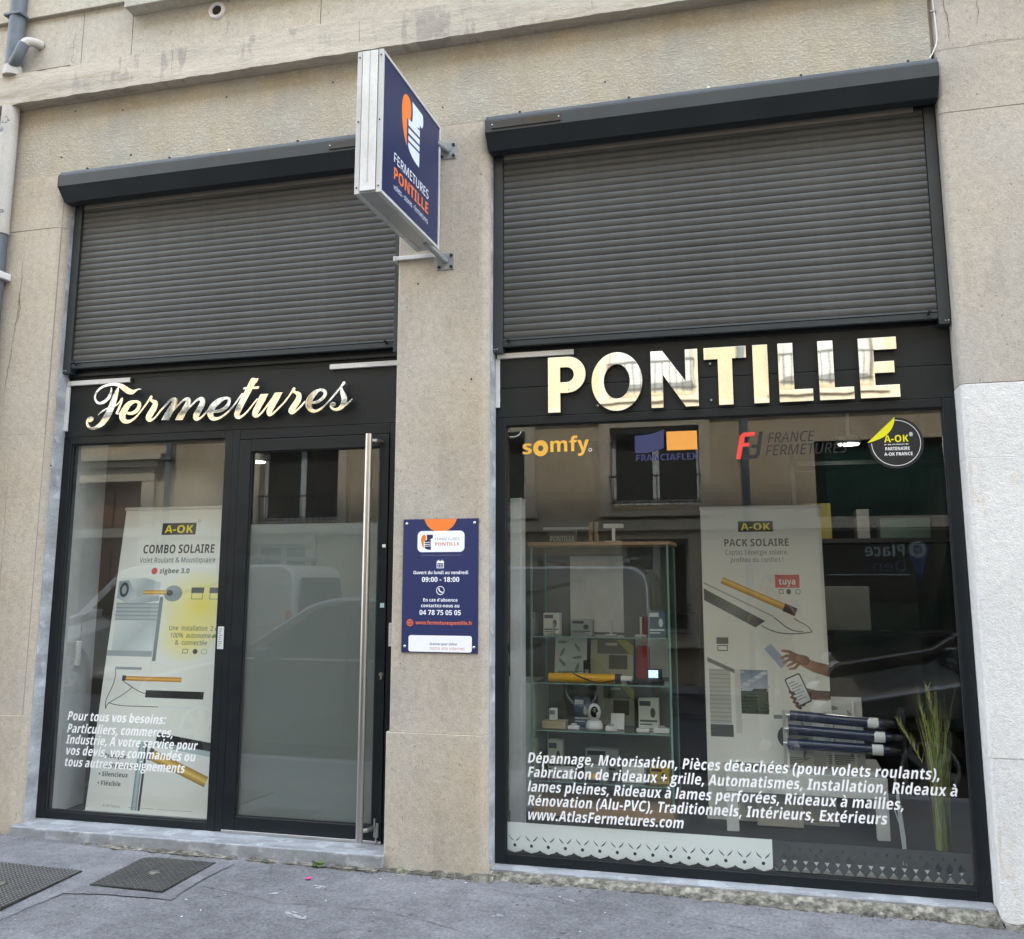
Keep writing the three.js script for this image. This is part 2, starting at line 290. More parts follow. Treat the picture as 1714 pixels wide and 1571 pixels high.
{
  const s = thing('window_sill', 'dark grey weathered sill on broken concrete under the big right window', 'sill', [3.84, -0.16, 0.05]);
  part(s, 'slab', bx(xC + 0.002, xD - 0.003, -0.074, -0.052, -0.2, 0.088, 0.006), M.slab_stone);
  const g = new THREE.PlaneGeometry(2.275, 1, 220, 12).translate(3.843, 0.5, 0), p = g.attributes.position;
  for (let i = 0; i < p.count; i++) { // a crumbled bank from the sill's lip down to the pavement
    const x = p.getX(i), t = p.getY(i), n = Math.sin(x * 17) + Math.sin(x * 37 + 1) + Math.sin(x * 71), foot = 0.185 + 0.010 * n * 0.5 + 0.03 * (x - 2.7) / 2.3 + 0.012 * Math.sin(x * 5), z = foot - (foot - 0.085) * Math.pow(t, 0.8), e = (rnd() - 0.5) * (t > 0.02 && t < 0.97 ? 1 : 0), gy0 = -0.06 - 0.008 * x - 0.012 * z;
    p.setXYZ(i, x, gy0 + (-0.062 - gy0) * Math.pow(t, 0.55) + 0.006 * e - (t < 0.02 ? 0.01 : 0), z + 0.006 * e);
  }
  g.computeVertexNormals(); part(s, 'broken_concrete', g, M.rubble);
}

// ---------------------------------------------------------------- shopfronts
function beadedFrame(parent, name, x0, x1, y0, y1, w, z1, mat, depth = 0.07) { // four members, mitred by butting
  const [l, r, t, b] = w;
  part(parent, name, bx(x0, x0 + l, y0, y1, z1 - depth, z1, 0.003, 1), mat);
  part(parent, name, bx(x1 - r, x1, y0, y1, z1 - depth, z1, 0.003, 1), mat);
  part(parent, name, bx(x0 + l + 0.0006, x1 - r - 0.0006, y1 - t, y1, z1 - depth, z1 - 0.0015, 0.003, 1), mat);
  part(parent, name, bx(x0 + l + 0.0006, x1 - r - 0.0006, y0, y0 + b, z1 - depth, z1 - 0.0015, 0.003, 1), mat);
}
function gasket(parent, x0, x1, y0, y1, z) {
  const s = poly([[x0, y0], [x1, y0], [x1, y1], [x0, y1]]); s.holes.push(new THREE.Path([[x0 + 0.007, y0 + 0.007], [x0 + 0.007, y1 - 0.007], [x1 - 0.007, y1 - 0.007], [x1 - 0.007, y0 + 0.007]].map((p) => new THREE.Vector2(...p))));
  part(parent, 'gasket', ext(s, 0.008).translate(0, 0, z), M.rubber);
}
const frontL = thing('shopfront', 'dark grey aluminium shopfront with a glazed door and narrow display window', 'shopfront', [1.06, -0.004, 0]);
part(frontL, 'fascia_panel', bx(xA - 0.0, xB - 0.002, 2.212, 2.56, -0.05, -0.003, 0.003, 1), M.fascia);
part(frontL, 'fascia_panel', bx(xA - 0.0, xB - 0.002, 2.561, 3.72, -0.05, -0.006), M.fascia);
beadedFrame(frontL, 'window_frame', xA, 1.111, -0.003, 2.211, [0.055, 0.05, 0.044, 0.041], 0, M.frame_black);
gasket(frontL, 0, 1.061, 0.038, 2.167, -0.02);
part(frontL, 'window_pane', bx(0.002, 1.059, 0.040, 2.165, -0.0225, -0.0215), M.glass);
part(frontL, 'door_frame', bx(1.1115, 1.158, -0.003, 2.211, -0.07, -0.001, 0.003, 1), M.frame_black);
part(frontL, 'door_frame', bx(2.092, xB - 0.002, -0.003, 2.211, -0.07, -0.001, 0.003, 1), M.frame_black);
part(frontL, 'door_frame', bx(1.1585, 2.0915, 2.153, 2.211, -0.07, -0.002, 0.003, 1), M.frame_black);
part(frontL, 'threshold', bx(1.1585, 2.0915, -0.003, 0.012, -0.07, 0.012, 0.002, 1), M.steel);
const door = new THREE.Group(); door.name = 'door'; door.position.set(1.625, 0.016, 0); frontL.add(door); door.position.sub(frontL.position);
door.userData.label = 'glazed door with frosted film and a long steel pull bar';
{
  beadedFrame(door, 'door_rail', 1.161, 2.089, 0.015, 2.150, [0.072, 0.056, 0.07, 0.067], 0.004, M.frame_black, 0.06);
  gasket(door, 1.233, 2.033, 0.082, 2.080, -0.016);
  part(door, 'door_pane', bx(1.235, 2.031, 0.084, 2.078, -0.0205, -0.0195), M.glass);
  part(door, 'frosted_film', rectPlane(1.237, 2.029, 0.086, 1.662, -0.0235), M.frosted);
  const hb = part(door, 'pull_handle', cyl([2.002, 0.02, 0.082], [2.002, 2.141, 0.082], 0.019, 0.019, 24), M.steel);
  for (const y of [0.075, 2.105]) part(door, 'handle_mount', mergeGeometries([cyl([2.002, y, 0.082], [2.03, y, 0.055], 0.011, 0.011, 12), cyl([2.03, y, 0.06], [2.045, y, 0.0042], 0.013, 0.013, 12)]), M.steel);
  part(door, 'lock_cylinder', mergeGeometries([new THREE.CylinderGeometry(0.011, 0.011, 0.012, 16).rotateX(Math.PI / 2).translate(2.072, 0.852, 0.009), bx(2.0665, 2.0775, 0.826, 0.846, 0.0045, 0.0125, 0.003)]), M.steel);
  part(door, 'floor_bolt', mergeGeometries([bx(2.052, 2.078, 0.03, 0.10, 0.004, 0.02, 0.004), bx(2.058, 2.066, 0.085, 0.128, 0.02, 0.034, 0.003), cyl([2.065, 0.03, 0.012], [2.065, -0.0, 0.012], 0.006, 0.006, 8)]), M.galvanised);
  part(door, 'small_sticker', bx(2.061, 2.081, 1.524, 1.541, 0.0042, 0.0048), M.vinyl_white);
  std('sticker_blue', [0.42, 0.62, 0.62], { roughness: 0.5 });
  part(door, 'small_sticker', bx(2.056, 2.080, 1.202, 1.226, 0.0042, 0.0048), M.sticker_blue);
}
const tagMat = std('shiny_tag', [0.72, 0.73, 0.72], { roughness: 0.35, map: canvasTex(64, 160, (c) => { c.fillStyle = '#e8eae8'; c.fillRect(0, 0, 64, 160); c.fillStyle = '#888'; for (let i = 0; i < 9; i++) c.fillRect(12 + (i % 2) * 6, 14 + i * 15, 34 - (i % 3) * 8, 5); }) });
for (const [x, y] of [[1.0955, 1.0275], [2.128, 1.06]]) {
  const g = bx(x - 0.019, x + 0.019, y - 0.062, y + 0.062, 0.0005, 0.006, 0.002); part(frontL, 'rating_tag', g, tagMat, true);
}
const frontR = thing('shopfront', 'dark grey aluminium shopfront with one wide display window', 'shopfront', [3.84, -0.055, 0]);
part(frontR, 'fascia_panel', bx(xC + 0.003, xD - 0.003, 2.212, 2.372, -0.05, -0.003, 0.003, 1), M.fascia);
part(frontR, 'fascia_panel', bx(xC + 0.003, xD - 0.003, 2.3735, 2.575, -0.05, -0.003, 0.003, 1), M.fascia);
part(frontR, 'fascia_panel', bx(xC + 0.003, xD - 0.003, 2.576, 3.72, -0.05, -0.006), M.fascia);
beadedFrame(frontR, 'window_frame', xC + 0.002, xD - 0.003, -0.052, 2.211, [0.054, 0.055, 0.044, 0.047], 0, M.frame_black);
gasket(frontR, 2.756, 4.927, -0.005, 2.167, -0.02);
part(frontR, 'window_pane', bx(2.758, 4.925, -0.003, 2.165, -0.0225, -0.0215), M.glass);

// ---------------------------------------------------------------- roller shutters: box, guides, slats, bottom bar
function slatGeo(w, pitch) {
  const pts = [], n = 8; for (let k = 0; k <= n; k++) { const t = k / n; pts.push([0.0050 * Math.pow(Math.sin(Math.PI * (0.04 + 0.86 * t)), 0.7), t * (pitch - 0.0030)]); }
  pts.push([0.001, pitch - 0.0022], [0.001, pitch - 0.0004], [-0.004, pitch - 0.0004], [-0.004, 0]);
  return alongX(pts, 0, w);
}
function shutter(label, x0, x1, yb, pitch) {
  const s = thing('roller_shutter', label, 'shutter', [(x0 + x1) / 2, yb, 0.06]);
  const boxProfile = [[-0.03, 3.85], [0.202, 3.85], [0.206, 3.834], [0.214, 3.830], [0.226, 3.815], [0.226, 3.748], [0.155, 3.672], [0.085, 3.672], [0.085, 3.70], [-0.03, 3.70]];
  const b = part(s, 'shutter_box', alongX(boxProfile, x0 + 0.004, x1 - 0.004, 0.0015), M.anthracite);
  part(b, 'end_cap', alongX(boxProfile.map(([z, y]) => [z * 1.006, y + (y > 3.75 ? 0.001 : -0.001)]), x0 + 0.0005, x0 + 0.0055), M.anthracite);
  part(b, 'end_cap', alongX(boxProfile.map(([z, y]) => [z * 1.006, y + (y > 3.75 ? 0.001 : -0.001)]), x1 - 0.0055, x1 - 0.0005), M.anthracite);
  for (const t of [0.08, 0.34, 0.52, 0.72, 0.94]) part(b, 'fixing_lug', bx(x0 + (x1 - x0) * t, x0 + (x1 - x0) * t + 0.012, 3.85, 3.862, 0.19, 0.202, 0.002), t === 0.52 ? M.screw : M.rubber);
  for (const e of [0, 1]) {
    const gx0 = e ? x1 - 0.056 : x0 + 0.003, gx1 = e ? x1 - 0.003 : x0 + 0.056;
    const r = part(s, 'guide_rail', bx(gx0, gx1, yb - 0.03, 3.71, 0.0, 0.064, 0.003, 1), M.anthracite);
    for (const k of [0.014, 0.034]) part(r, 'screw', new THREE.SphereGeometry(0.0035, 8, 6).translate(e ? gx1 - k * 0.7 : gx0 + k * 0.7, yb - 0.012, 0.064), M.screw);
  }
  const w = x1 - x0 - 0.112 - 0.004, g0 = slatGeo(w, pitch), n = Math.floor((3.70 - yb - 0.046) / pitch); uvm(g0);
  for (let i = 0; i < n; i++) {
    const m = shade(new THREE.Mesh(g0, [M.slat_grey, M.slat_grey_b, M.slat_grey, M.slat_grey_c][Math.floor(rnd() * 4)])); m.name = 'slat'; m.rotation.x = rr(-0.012, 0.012);
    m.position.set(x0 + 0.058 - s.position.x, yb + 0.047 + i * pitch - s.position.y, 0.044 - s.position.z + rr(-0.0007, 0.0007)); s.add(m);
  }
  const bar = part(s, 'bottom_bar', alongX([[0.030, yb], [0.052, yb], [0.056, yb + 0.004], [0.056, yb + 0.030], [0.050, yb + 0.033], [0.056, yb + 0.036], [0.054, yb + 0.046], [0.030, yb + 0.046]], x0 + 0.057, x1 - 0.057), M.anthracite);
  for (const x of [x0 + 0.09, x1 - 0.10]) part(bar, 'stop_peg', cyl([x, yb + 0.026, 0.055], [x + 0.004, yb + 0.034, 0.095], 0.007, 0.008, 10), M.rubber);
  return s;
}
const shL = shutter('grey roller shutter half lowered above the shop door, behind the hanging sign', xA, xB, 2.628, 0.0388);
const shR = shutter('wide grey roller shutter half lowered above the big display window', xC, xD, 2.588, 0.0388);
part(frontL, 'shadow_gap_trim', bx(xA + 0.01, xB - 0.01, 2.586, 2.606, -0.004, 0.014, 0.002, 1), M.frame_black);
std('solar_cell', [0.012, 0.012, 0.014], { roughness: 0.18, clearcoat: 0.6 });
function solarPanel(label, x0, x1) {
  const s = thing('solar_panel', label, 'solar panel', [(x0 + x1) / 2, 3.762, 0.23]);
  part(s, 'cell_strip', bx(x0, x1, 3.762, 3.806, 0.2275, 0.2325, 0.0015), M.solar_cell);
  for (const x of [x0 + 0.008, x1 - 0.008]) part(s, 'screw', new THREE.SphereGeometry(0.004, 8, 6).translate(x, 3.784, 0.2325), M.screw);
}
solarPanel('small black solar strip on the left shutter box beside the hanging sign', 1.775, 2.155);
solarPanel('small black solar strip on the left end of the wide shutter box', 2.735, 3.12);

// ---------------------------------------------------------------- white cable trunking
function trunk(label, ...b) { const g = thing('cable_trunking', label, 'cable trunking', [(b[0] + b[1]) / 2, b[2], b[4]]); part(g, 'cover', bx(...b, 0.003), M.white_pvc); if (b[1] - b[0] > 0.2) part(g, 'end_plug', bx(b[1] + 0.001, b[1] + 0.008, b[2] + 0.004, b[3] - 0.004, b[4] + 0.002, b[5] - 0.004), M.rubber); return g; }
trunk('short white trunking strip above the script lettering, at the left pillar', -0.05, 0.398, 2.531, 2.561, -0.002, 0.018);
trunk('upright white trunking strip left of the script lettering', -0.0535, -0.031, 2.248, 2.529, 0.001, 0.019);
trunk('white trunking strip above the end of the script lettering, at the middle pillar', 1.719, 2.168, 2.534, 2.563, -0.002, 0.018);
trunk('white trunking strip above the first block letter, at the middle pillar', 2.712, 3.136, 2.534, 2.563, -0.002, 0.018);
trunk('upright white trunking strip left of the block letters', 2.7035, 2.7265, 2.265, 2.532, 0.001, 0.019);
{
  const g = thing('cable_trunking', 'white trunking across the pillar behind the hanging sign foot', 'cable trunking', [2.3, 3.085, 0.16]);
  part(g, 'cover', bx(2.176, 2.40, 3.088, 3.112, 0.1512, 0.172, 0.004), M.white_pvc); part(g, 'corner_piece', bx(2.158, 2.1755, 3.084, 3.116, 0.10, 0.174, 0.006), M.white_pvc);
}

// ---------------------------------------------------------------- gold lettering
function lettersPlate(parent, name, shape, z, d, bevel = 0.0012) {
  const g = ext(shape, d - 2 * bevel, bevel, 20).translate(0, 0, z + bevel);
  const m = part(parent, name, g, [M.gold, M.gold_edge]); return m;
}
{
  const t = thing('block_lettering', 'gold mirror block letters PONTILLE on the dark fascia', 'lettering', [3.87, 2.222, 0.01]);
  const b = 2.222, h = 2.522, S = 0.073, P = (...a) => poly(a);
  const ring = (cx, cy, r0, r1, ry) => { const s = new THREE.Shape(); s.absellipse(cx, cy, r1, ry, 0, Math.PI * 2); const q = new THREE.Path(); q.absellipse(cx, cy, r0, ry - (r1 - r0) * 1.0, 0, Math.PI * 2); s.holes.push(q); return s; };
  const letterP = (() => { const s = new THREE.Shape(), x = 2.996, m = h - 0.098; s.moveTo(x, b); s.lineTo(x + S - 0.006, b); s.lineTo(x + S - 0.006, m - 0.098); s.lineTo(x + 0.11, m - 0.098); s.absellipse(x + 0.106, m, 0.098, 0.098, -Math.PI / 2, Math.PI / 2); s.lineTo(x, h);
    const q = new THREE.Path(); q.moveTo(x + S - 0.006, m - 0.04); q.lineTo(x + S - 0.006, m + 0.04); q.lineTo(x + 0.1, m + 0.04); q.absellipse(x + 0.1, m, 0.04, 0.04, Math.PI / 2, -Math.PI / 2, true); s.holes.push(q); return s; })();
  const letters = [letterP, ring(3.3645, 2.373, 0.068, 0.1335, 0.157),
    P([3.542, b], [3.542, h], [3.542 + 0.062, h], [3.783 - 0.064, b + 0.135], [3.783 - 0.064, h], [3.783, h], [3.783, b], [3.783 - 0.066, b], [3.542 + 0.062, b + 0.172], [3.542 + 0.062, b]),
    P([3.814, h], [4.025, h], [4.025, h - 0.062], [3.919 + 0.036, h - 0.062], [3.919 + 0.036, b], [3.919 - 0.036, b], [3.919 - 0.036, h - 0.062], [3.814, h - 0.062]),
    P([4.056, b], [4.130, b], [4.130, h], [4.056, h]),
    P([4.179, b], [4.340, b], [4.340, b + 0.062], [4.252, b + 0.062], [4.252, h], [4.179, h]),
    P([4.370, b], [4.532, b], [4.532, b + 0.062], [4.443, b + 0.062], [4.443, h], [4.370, h]),
    P([4.560, b], [4.741, b], [4.741, b + 0.062], [4.631, b + 0.062], [4.631, b + 0.122], [4.722, b + 0.122], [4.722, b + 0.180], [4.631, b + 0.180], [4.631, h - 0.062], [4.737, h - 0.062], [4.737, h], [4.560, h])];
  for (const s of letters) { const m = lettersPlate(t, 'letter', s, 0.012, 0.009); const c = m.geometry; c.computeBoundingBox(); const bb = c.boundingBox, X = (bb.min.x + bb.max.x) / 2 + t.position.x; 
    for (const y of [b + 0.03, h - 0.08]) part(m, 'standoff', cyl([bb.min.x + t.position.x + 0.03, y, -0.002], [bb.min.x + t.position.x + 0.03, y, 0.0125], 0.006, 0.006, 8), M.galvanised); }
}
// the script word: each letter is a pen path (x, y, width in mm); the outline of the joined strokes is traced and drawn out to a plate
const SCRIPT = [
  ["F",[[346,2494,10,335,2463,29,321,2420,42,305,2374,46,287,2334,47,266,2301,44,239,2273,34,205,2255,22,175,2252,15,151,2266,16,141,2289,18,149,2309,21,167,2312,27],[162,2304,30,171,2309,30],[218,2332,8,241,2352,11,272,2367,11,304,2377,10,333,2384,11,356,2400,10,372,2423,10,379,2426,9,375,2404,13,363,2377,17,352,2349,18,346,2339,15],[296,2496,7,296,2473,15,283,2437,24,254,2412,22,219,2404,16,196,2417,15,184,2442,15,193,2472,16,223,2499,16,264,2513,17,311,2516,17,346,2510,23,377,2495,33,414,2471,36,444,2461,29,468,2469,16,488,2477,8,505,2475,5]],[]],
  ["e",[[352,2330,6,383,2340,10,412,2336,13,448,2331,20,481,2343,27,500,2370,27,498,2392,22,472,2402,17,429,2388,36,400,2352,47,388,2317,45,404,2288,31,440,2283,20,479,2304,14,516,2343,12,548,2382,13,569,2412,14]],[]],
  ["r",[[566,2410,14,578,2423,22],[570,2408,15,593,2398,21,610,2385,33,604,2360,42,586,2331,44,570,2303,41,579,2285,24,600,2289,14,622,2307,12,648,2338,13]],[]],
  ["m",[[648,2337,13,686,2372,14,715,2398,16,741,2399,29,741,2376,38,716,2337,42,702,2310,43],[707,2305,11,760,2358,12,803,2395,14,830,2397,27,832,2374,37,810,2333,41,797,2309,43],[803,2308,11,850,2354,13,893,2391,15,923,2394,28,929,2369,37,907,2326,40,889,2293,38,901,2278,23,927,2286,13,958,2314,13,985,2336,12]],[[658,2281,709,2279,734,2324,682,2326],[751,2277,802,2275,827,2320,775,2322]]],
  ["e",[[987,2338,10,998,2320,14,1037,2318,18,1075,2331,23,1100,2357,23,1104,2384,19,1082,2393,16,1039,2379,32,999,2347,42,985,2313,44,995,2282,31,1023,2273,20,1061,2284,14,1098,2309,13,1129,2337,12]],[]],
  ["t",[[1129,2337,12,1159,2374,12,1187,2412,12],[1254,2483,43,1227,2430,42,1192,2368,41,1167,2315,39,1160,2288,35,1176,2275,21,1202,2286,13,1233,2314,12,1263,2350,11]],[[1245,2501,1291,2498,1278,2472,1228,2474],[1191,2438,1196,2451,1297,2452,1292,2436]]],
  ["u",[[1263,2350,11,1284,2375,12],[1321,2381,46,1297,2338,42,1278,2301,40,1279,2282,28,1299,2281,15,1325,2303,12,1355,2340,12,1378,2371,11],[1410,2384,45,1387,2343,42,1368,2305,38,1369,2285,26,1389,2287,14,1420,2313,12,1461,2350,12]],[[1306,2405,1357,2405,1340,2373,1287,2373],[1397,2409,1447,2409,1429,2375,1377,2376]]],
  ["r",[[1461,2350,12,1491,2387,12,1511,2416,15,1518,2424,20],[1512,2411,14,1532,2401,19,1550,2388,30,1547,2360,38,1525,2327,39,1506,2300,36,1516,2288,22,1537,2297,13,1567,2323,12,1589,2346,11]],[]],
  ["e",[[1587,2344,10,1608,2337,12,1634,2337,14,1670,2343,18,1700,2363,21,1714,2386,22,1704,2404,20,1678,2410,16,1648,2393,31,1620,2361,40,1613,2328,39,1626,2300,27,1651,2289,19,1682,2297,14,1722,2327,11,1767,2373,12,1807,2419,11]],[]],
  ["s",[[1807,2419,11,1825,2440,19,1827,2441,19],[1811,2419,13,1816,2394,23,1830,2360,33,1831,2336,35,1820,2310,30,1795,2294,20,1770,2294,15,1753,2308,14,1752,2321,17],[1763,2324,25,1768,2323,25],[1838,2317,18,1860,2328,10,1879,2346,8]],[]]];
function outline(strokes, polys, cell = 1.1) {
  const segs = [];
  for (const s of strokes) {
    const P = []; for (let i = 0; i < s.length; i += 3) P.push([s[i], s[i + 1], s[i + 2] * 0.49]);
    if (P.length < 3) { for (let i = 0; i + 1 < P.length; i++) segs.push([...P[i], ...P[i + 1]]); continue; }
    const cr = (a, b, c, d, t) => 0.5 * (2 * b + (c - a) * t + (2 * a - 5 * b + 4 * c - d) * t * t + (3 * b - a - 3 * c + d) * t * t * t);
    let prev = null;
    for (let i = 0; i + 1 < P.length; i++) for (let k = 0; k <= 8; k++) {
      const t = k / 8, a = P[Math.max(0, i - 1)], b = P[i], c = P[i + 1], d = P[Math.min(P.length - 1, i + 2)], q = [0, 1, 2].map((j) => cr(a[j], b[j], c[j], d[j], t));
      if (prev && k) segs.push([...prev, ...q]); prev = q;
    }
  }
  let x0 = 1e9, y0 = 1e9, x1 = -1e9, y1 = -1e9; const grow = (x, y, r) => { x0 = Math.min(x0, x - r); x1 = Math.max(x1, x + r); y0 = Math.min(y0, y - r); y1 = Math.max(y1, y + r); };
  for (const s of segs) { grow(s[0], s[1], s[2] + 4); grow(s[3], s[4], s[5] + 4); }
  for (const p of polys) for (let i = 0; i < p.length; i += 2) grow(p[i], p[i + 1], 4);
  const nx = Math.ceil((x1 - x0) / cell) + 1, ny = Math.ceil((y1 - y0) / cell) + 1, F = new Float32Array(nx * ny);
  for (let j = 0; j < ny; j++) for (let i = 0; i < nx; i++) {
    const x = x0 + i * cell, y = y0 + j * cell; let d = 1e9;
    for (const [ax, ay, ar, bx_, by, br] of segs) { const ux = bx_ - ax, uy = by - ay, l = ux * ux + uy * uy, t = l ? Math.max(0, Math.min(1, ((x - ax) * ux + (y - ay) * uy) / l)) : 0; d = Math.min(d, Math.hypot(x - ax - ux * t, y - ay - uy * t) - ar - (br - ar) * t); }
    for (const p of polys) { let inside = -1e9, n = p.length / 2, area = 0; for (let k = 0; k < n; k++) { const q = (k + 1) % n; area += p[2 * k] * p[2 * q + 1] - p[2 * q] * p[2 * k + 1]; }
      for (let k = 0; k < n; k++) { const q = (k + 1) % n, ex = p[2 * q] - p[2 * k], ey = p[2 * q + 1] - p[2 * k + 1], l = Math.hypot(ex, ey); inside = Math.max(inside, ((x - p[2 * k]) * ey - (y - p[2 * k + 1]) * ex) / l * Math.sign(area)); } d = Math.min(d, inside); }
    F[j * nx + i] = -d;
  }
  const edges = new Map(), key = (p) => p[2], at = (i, j) => F[j * nx + i] || 1e-6;
  for (let j = 0; j + 1 < ny; j++) for (let i = 0; i + 1 < nx; i++) {
    const c = [[i, j], [i + 1, j], [i + 1, j + 1], [i, j + 1]], v = c.map(([a, b]) => at(a, b)), cut = [];
    for (let k = 0; k < 4; k++) { const q = (k + 1) % 4; if ((v[k] > 0) !== (v[q] > 0)) { const t = v[k] / (v[k] - v[q]), id = Math.min(c[k][1] * nx + c[k][0], c[q][1] * nx + c[q][0]) * 2 + (c[k][0] === c[q][0] ? 1 : 0); cut.push([v[k] > 0 ? 1 : 0, [x0 + cell * (c[k][0] + (c[q][0] - c[k][0]) * t), y0 + cell * (c[k][1] + (c[q][1] - c[k][1]) * t), id]]); } }
    for (let k = 0; k < cut.length; k++) if (cut[k][0] === 1) { const to = cut[(k + 1) % cut.length]; edges.set(key(cut[k][1]), [cut[k][1], to[1]]); }
  }
  const loops = [];
  while (edges.size) { const [k0] = edges.keys(); let k = k0; const L = []; while (edges.has(k)) { const [p, q] = edges.get(k); edges.delete(k); L.push(p); k = key(q); } if (L.length > 12) loops.push(L); }
  const area = (L) => L.reduce((s, p, i) => { const q = L[(i + 1) % L.length]; return s + p[0] * q[1] - q[0] * p[1]; }, 0) / 2;
  const thin = (L) => { const sm = L.map((p, i) => { const a = L[(i + L.length - 1) % L.length], b = L[(i + 1) % L.length]; return [(a[0] + 2 * p[0] + b[0]) / 4, (a[1] + 2 * p[1] + b[1]) / 4]; }); return sm.filter((_, i) => i % 2 === 0).map(([x, y]) => new THREE.Vector2(x / 1000, y / 1000)); };
  const outer = loops.filter((L) => Math.abs(area(L)) > 60).sort((a, b) => Math.abs(area(b)) - Math.abs(area(a))), shapes = [];
  const inside = (p, L) => { let c = false; for (let i = 0, j = L.length - 1; i < L.length; j = i++) if ((L[i][1] > p[1]) !== (L[j][1] > p[1]) && p[0] < ((L[j][0] - L[i][0]) * (p[1] - L[i][1])) / (L[j][1] - L[i][1]) + L[i][0]) c = !c; return c; };
  const used = [];
  for (const L of outer) { const host = used.find((u) => inside(L[0], u.L)); if (host && !host.hole) { host.shape.holes.push(new THREE.Path(thin(L))); } else { const s = new THREE.Shape(thin(L)); used.push({ L, shape: s }); shapes.push(s); } }
  return shapes;
}
{
  const t = thing('script_lettering', 'gold mirror script letters Fermetures standing off the dark fascia', 'lettering', [0.98, 2.25, 0.01]);
  SCRIPT.forEach(([ch, strokes, polys], i) => {
    const shapes = outline(strokes, polys), z = 0.034 + (i % 2) * 0.0012;
    const g = mergeGeometries(shapes.map((s) => { const q = ext(s, 0.0125, 0.0011, 4).translate(0, 0, z + 0.0011); return q; }), true);
    g.groups.forEach((q, k) => 0); const mats = []; for (let k = 0; k < shapes.length; k++) mats.push(M.gold, M.gold_edge);
    const solid = shapes.length === 1 ? ext(shapes[0], 0.0125, 0.0011, 4).translate(0, 0, z + 0.0011) : g;
    const m = part(t, 'letter', solid, shapes.length === 1 ? [M.gold, M.gold_edge] : M.gold);
    const s0 = strokes[strokes.length > 1 && strokes[0].length < 8 ? 1 : 0], mid = Math.floor(s0.length / 6) * 3;
    part(m, 'standoff', cyl([s0[mid] / 1000, s0[mid + 1] / 1000, -0.002], [s0[mid] / 1000, s0[mid + 1] / 1000, 0.0355], 0.004, 0.004, 8), M.galvanised);
  });
}

// ---------------------------------------------------------------- prints
function roundRect(c, x, y, w, h, r) { c.beginPath(); c.moveTo(x + r, y); c.arcTo(x + w, y, x + w, y + h, r); c.arcTo(x + w, y + h, x, y + h, r); c.arcTo(x, y + h, x, y, r); c.arcTo(x, y, x + w, y, r); c.closePath(); c.fill(); }
function fit(c, text, x, y, w, size, weight = '', align = 'left') { // text of a given cap size squeezed to a width
  c.font = `${weight} ${size}px sans-serif`; const k = w / c.measureText(text).width; c.save(); c.translate(align === 'center' ? x - w / 2 : x, y); c.scale(k, 1); c.textAlign = 'left'; c.fillText(text, 0, 0); c.restore();
}
function emblem(c, x, y, s, dark, sy = s) {
  c.save(); c.translate(x, y); c.scale(s, sy);
  c.fillStyle = '#f08030'; c.beginPath(); c.moveTo(48, 14); c.bezierCurveTo(16, 14, 2, 46, 2, 84); c.bezierCurveTo(2, 130, 20, 176, 44, 200); c.lineTo(44, 96); c.bezierCurveTo(58, 108, 72, 98, 74, 80); c.bezierCurveTo(80, 52, 76, 14, 48, 14); c.fill();
  c.fillStyle = dark ? '#232c50' : '#dfe8f6';
  c.beginPath(); c.moveTo(84, 14); c.lineTo(170, 14); c.bezierCurveTo(182, 22, 182, 62, 166, 68); c.lineTo(150, 66); c.lineTo(150, 78); c.lineTo(58, 110); c.bezierCurveTo(92, 104, 94, 66, 84, 14); c.fill();
  for (const [a, b] of [[86, 112], [120, 140], [148, 166]]) { c.beginPath(); c.moveTo(56, a + 8); c.lineTo(150, a); c.lineTo(150, b); c.lineTo(56, b + 6); c.fill(); }
  c.beginPath(); c.moveTo(56, 180); c.lineTo(150, 174); c.lineTo(150, 226); c.bezierCurveTo(104, 226, 70, 214, 56, 194); c.fill();
  c.restore();
}
const signPrint = canvasTex(1024, 900, (c, w, h) => {
  c.fillStyle = '#1f2a52'; c.fillRect(0, 0, w, h);
  emblem(c, 310, 40, 2.2, false, 1.92);
  c.fillStyle = '#e9edf6'; fit(c, 'FERMETURES', w / 2, 628, 640, 92, '', 'center');
  c.fillStyle = '#ee7a3a'; fit(c, 'PONTILLE', w / 2, 738, 640, 112, 'bold', 'center');
  c.fillStyle = '#dfe4f0'; fit(c, 'volets - stores - fermetures', w / 2, 808, 620, 52, '', 'center');
});
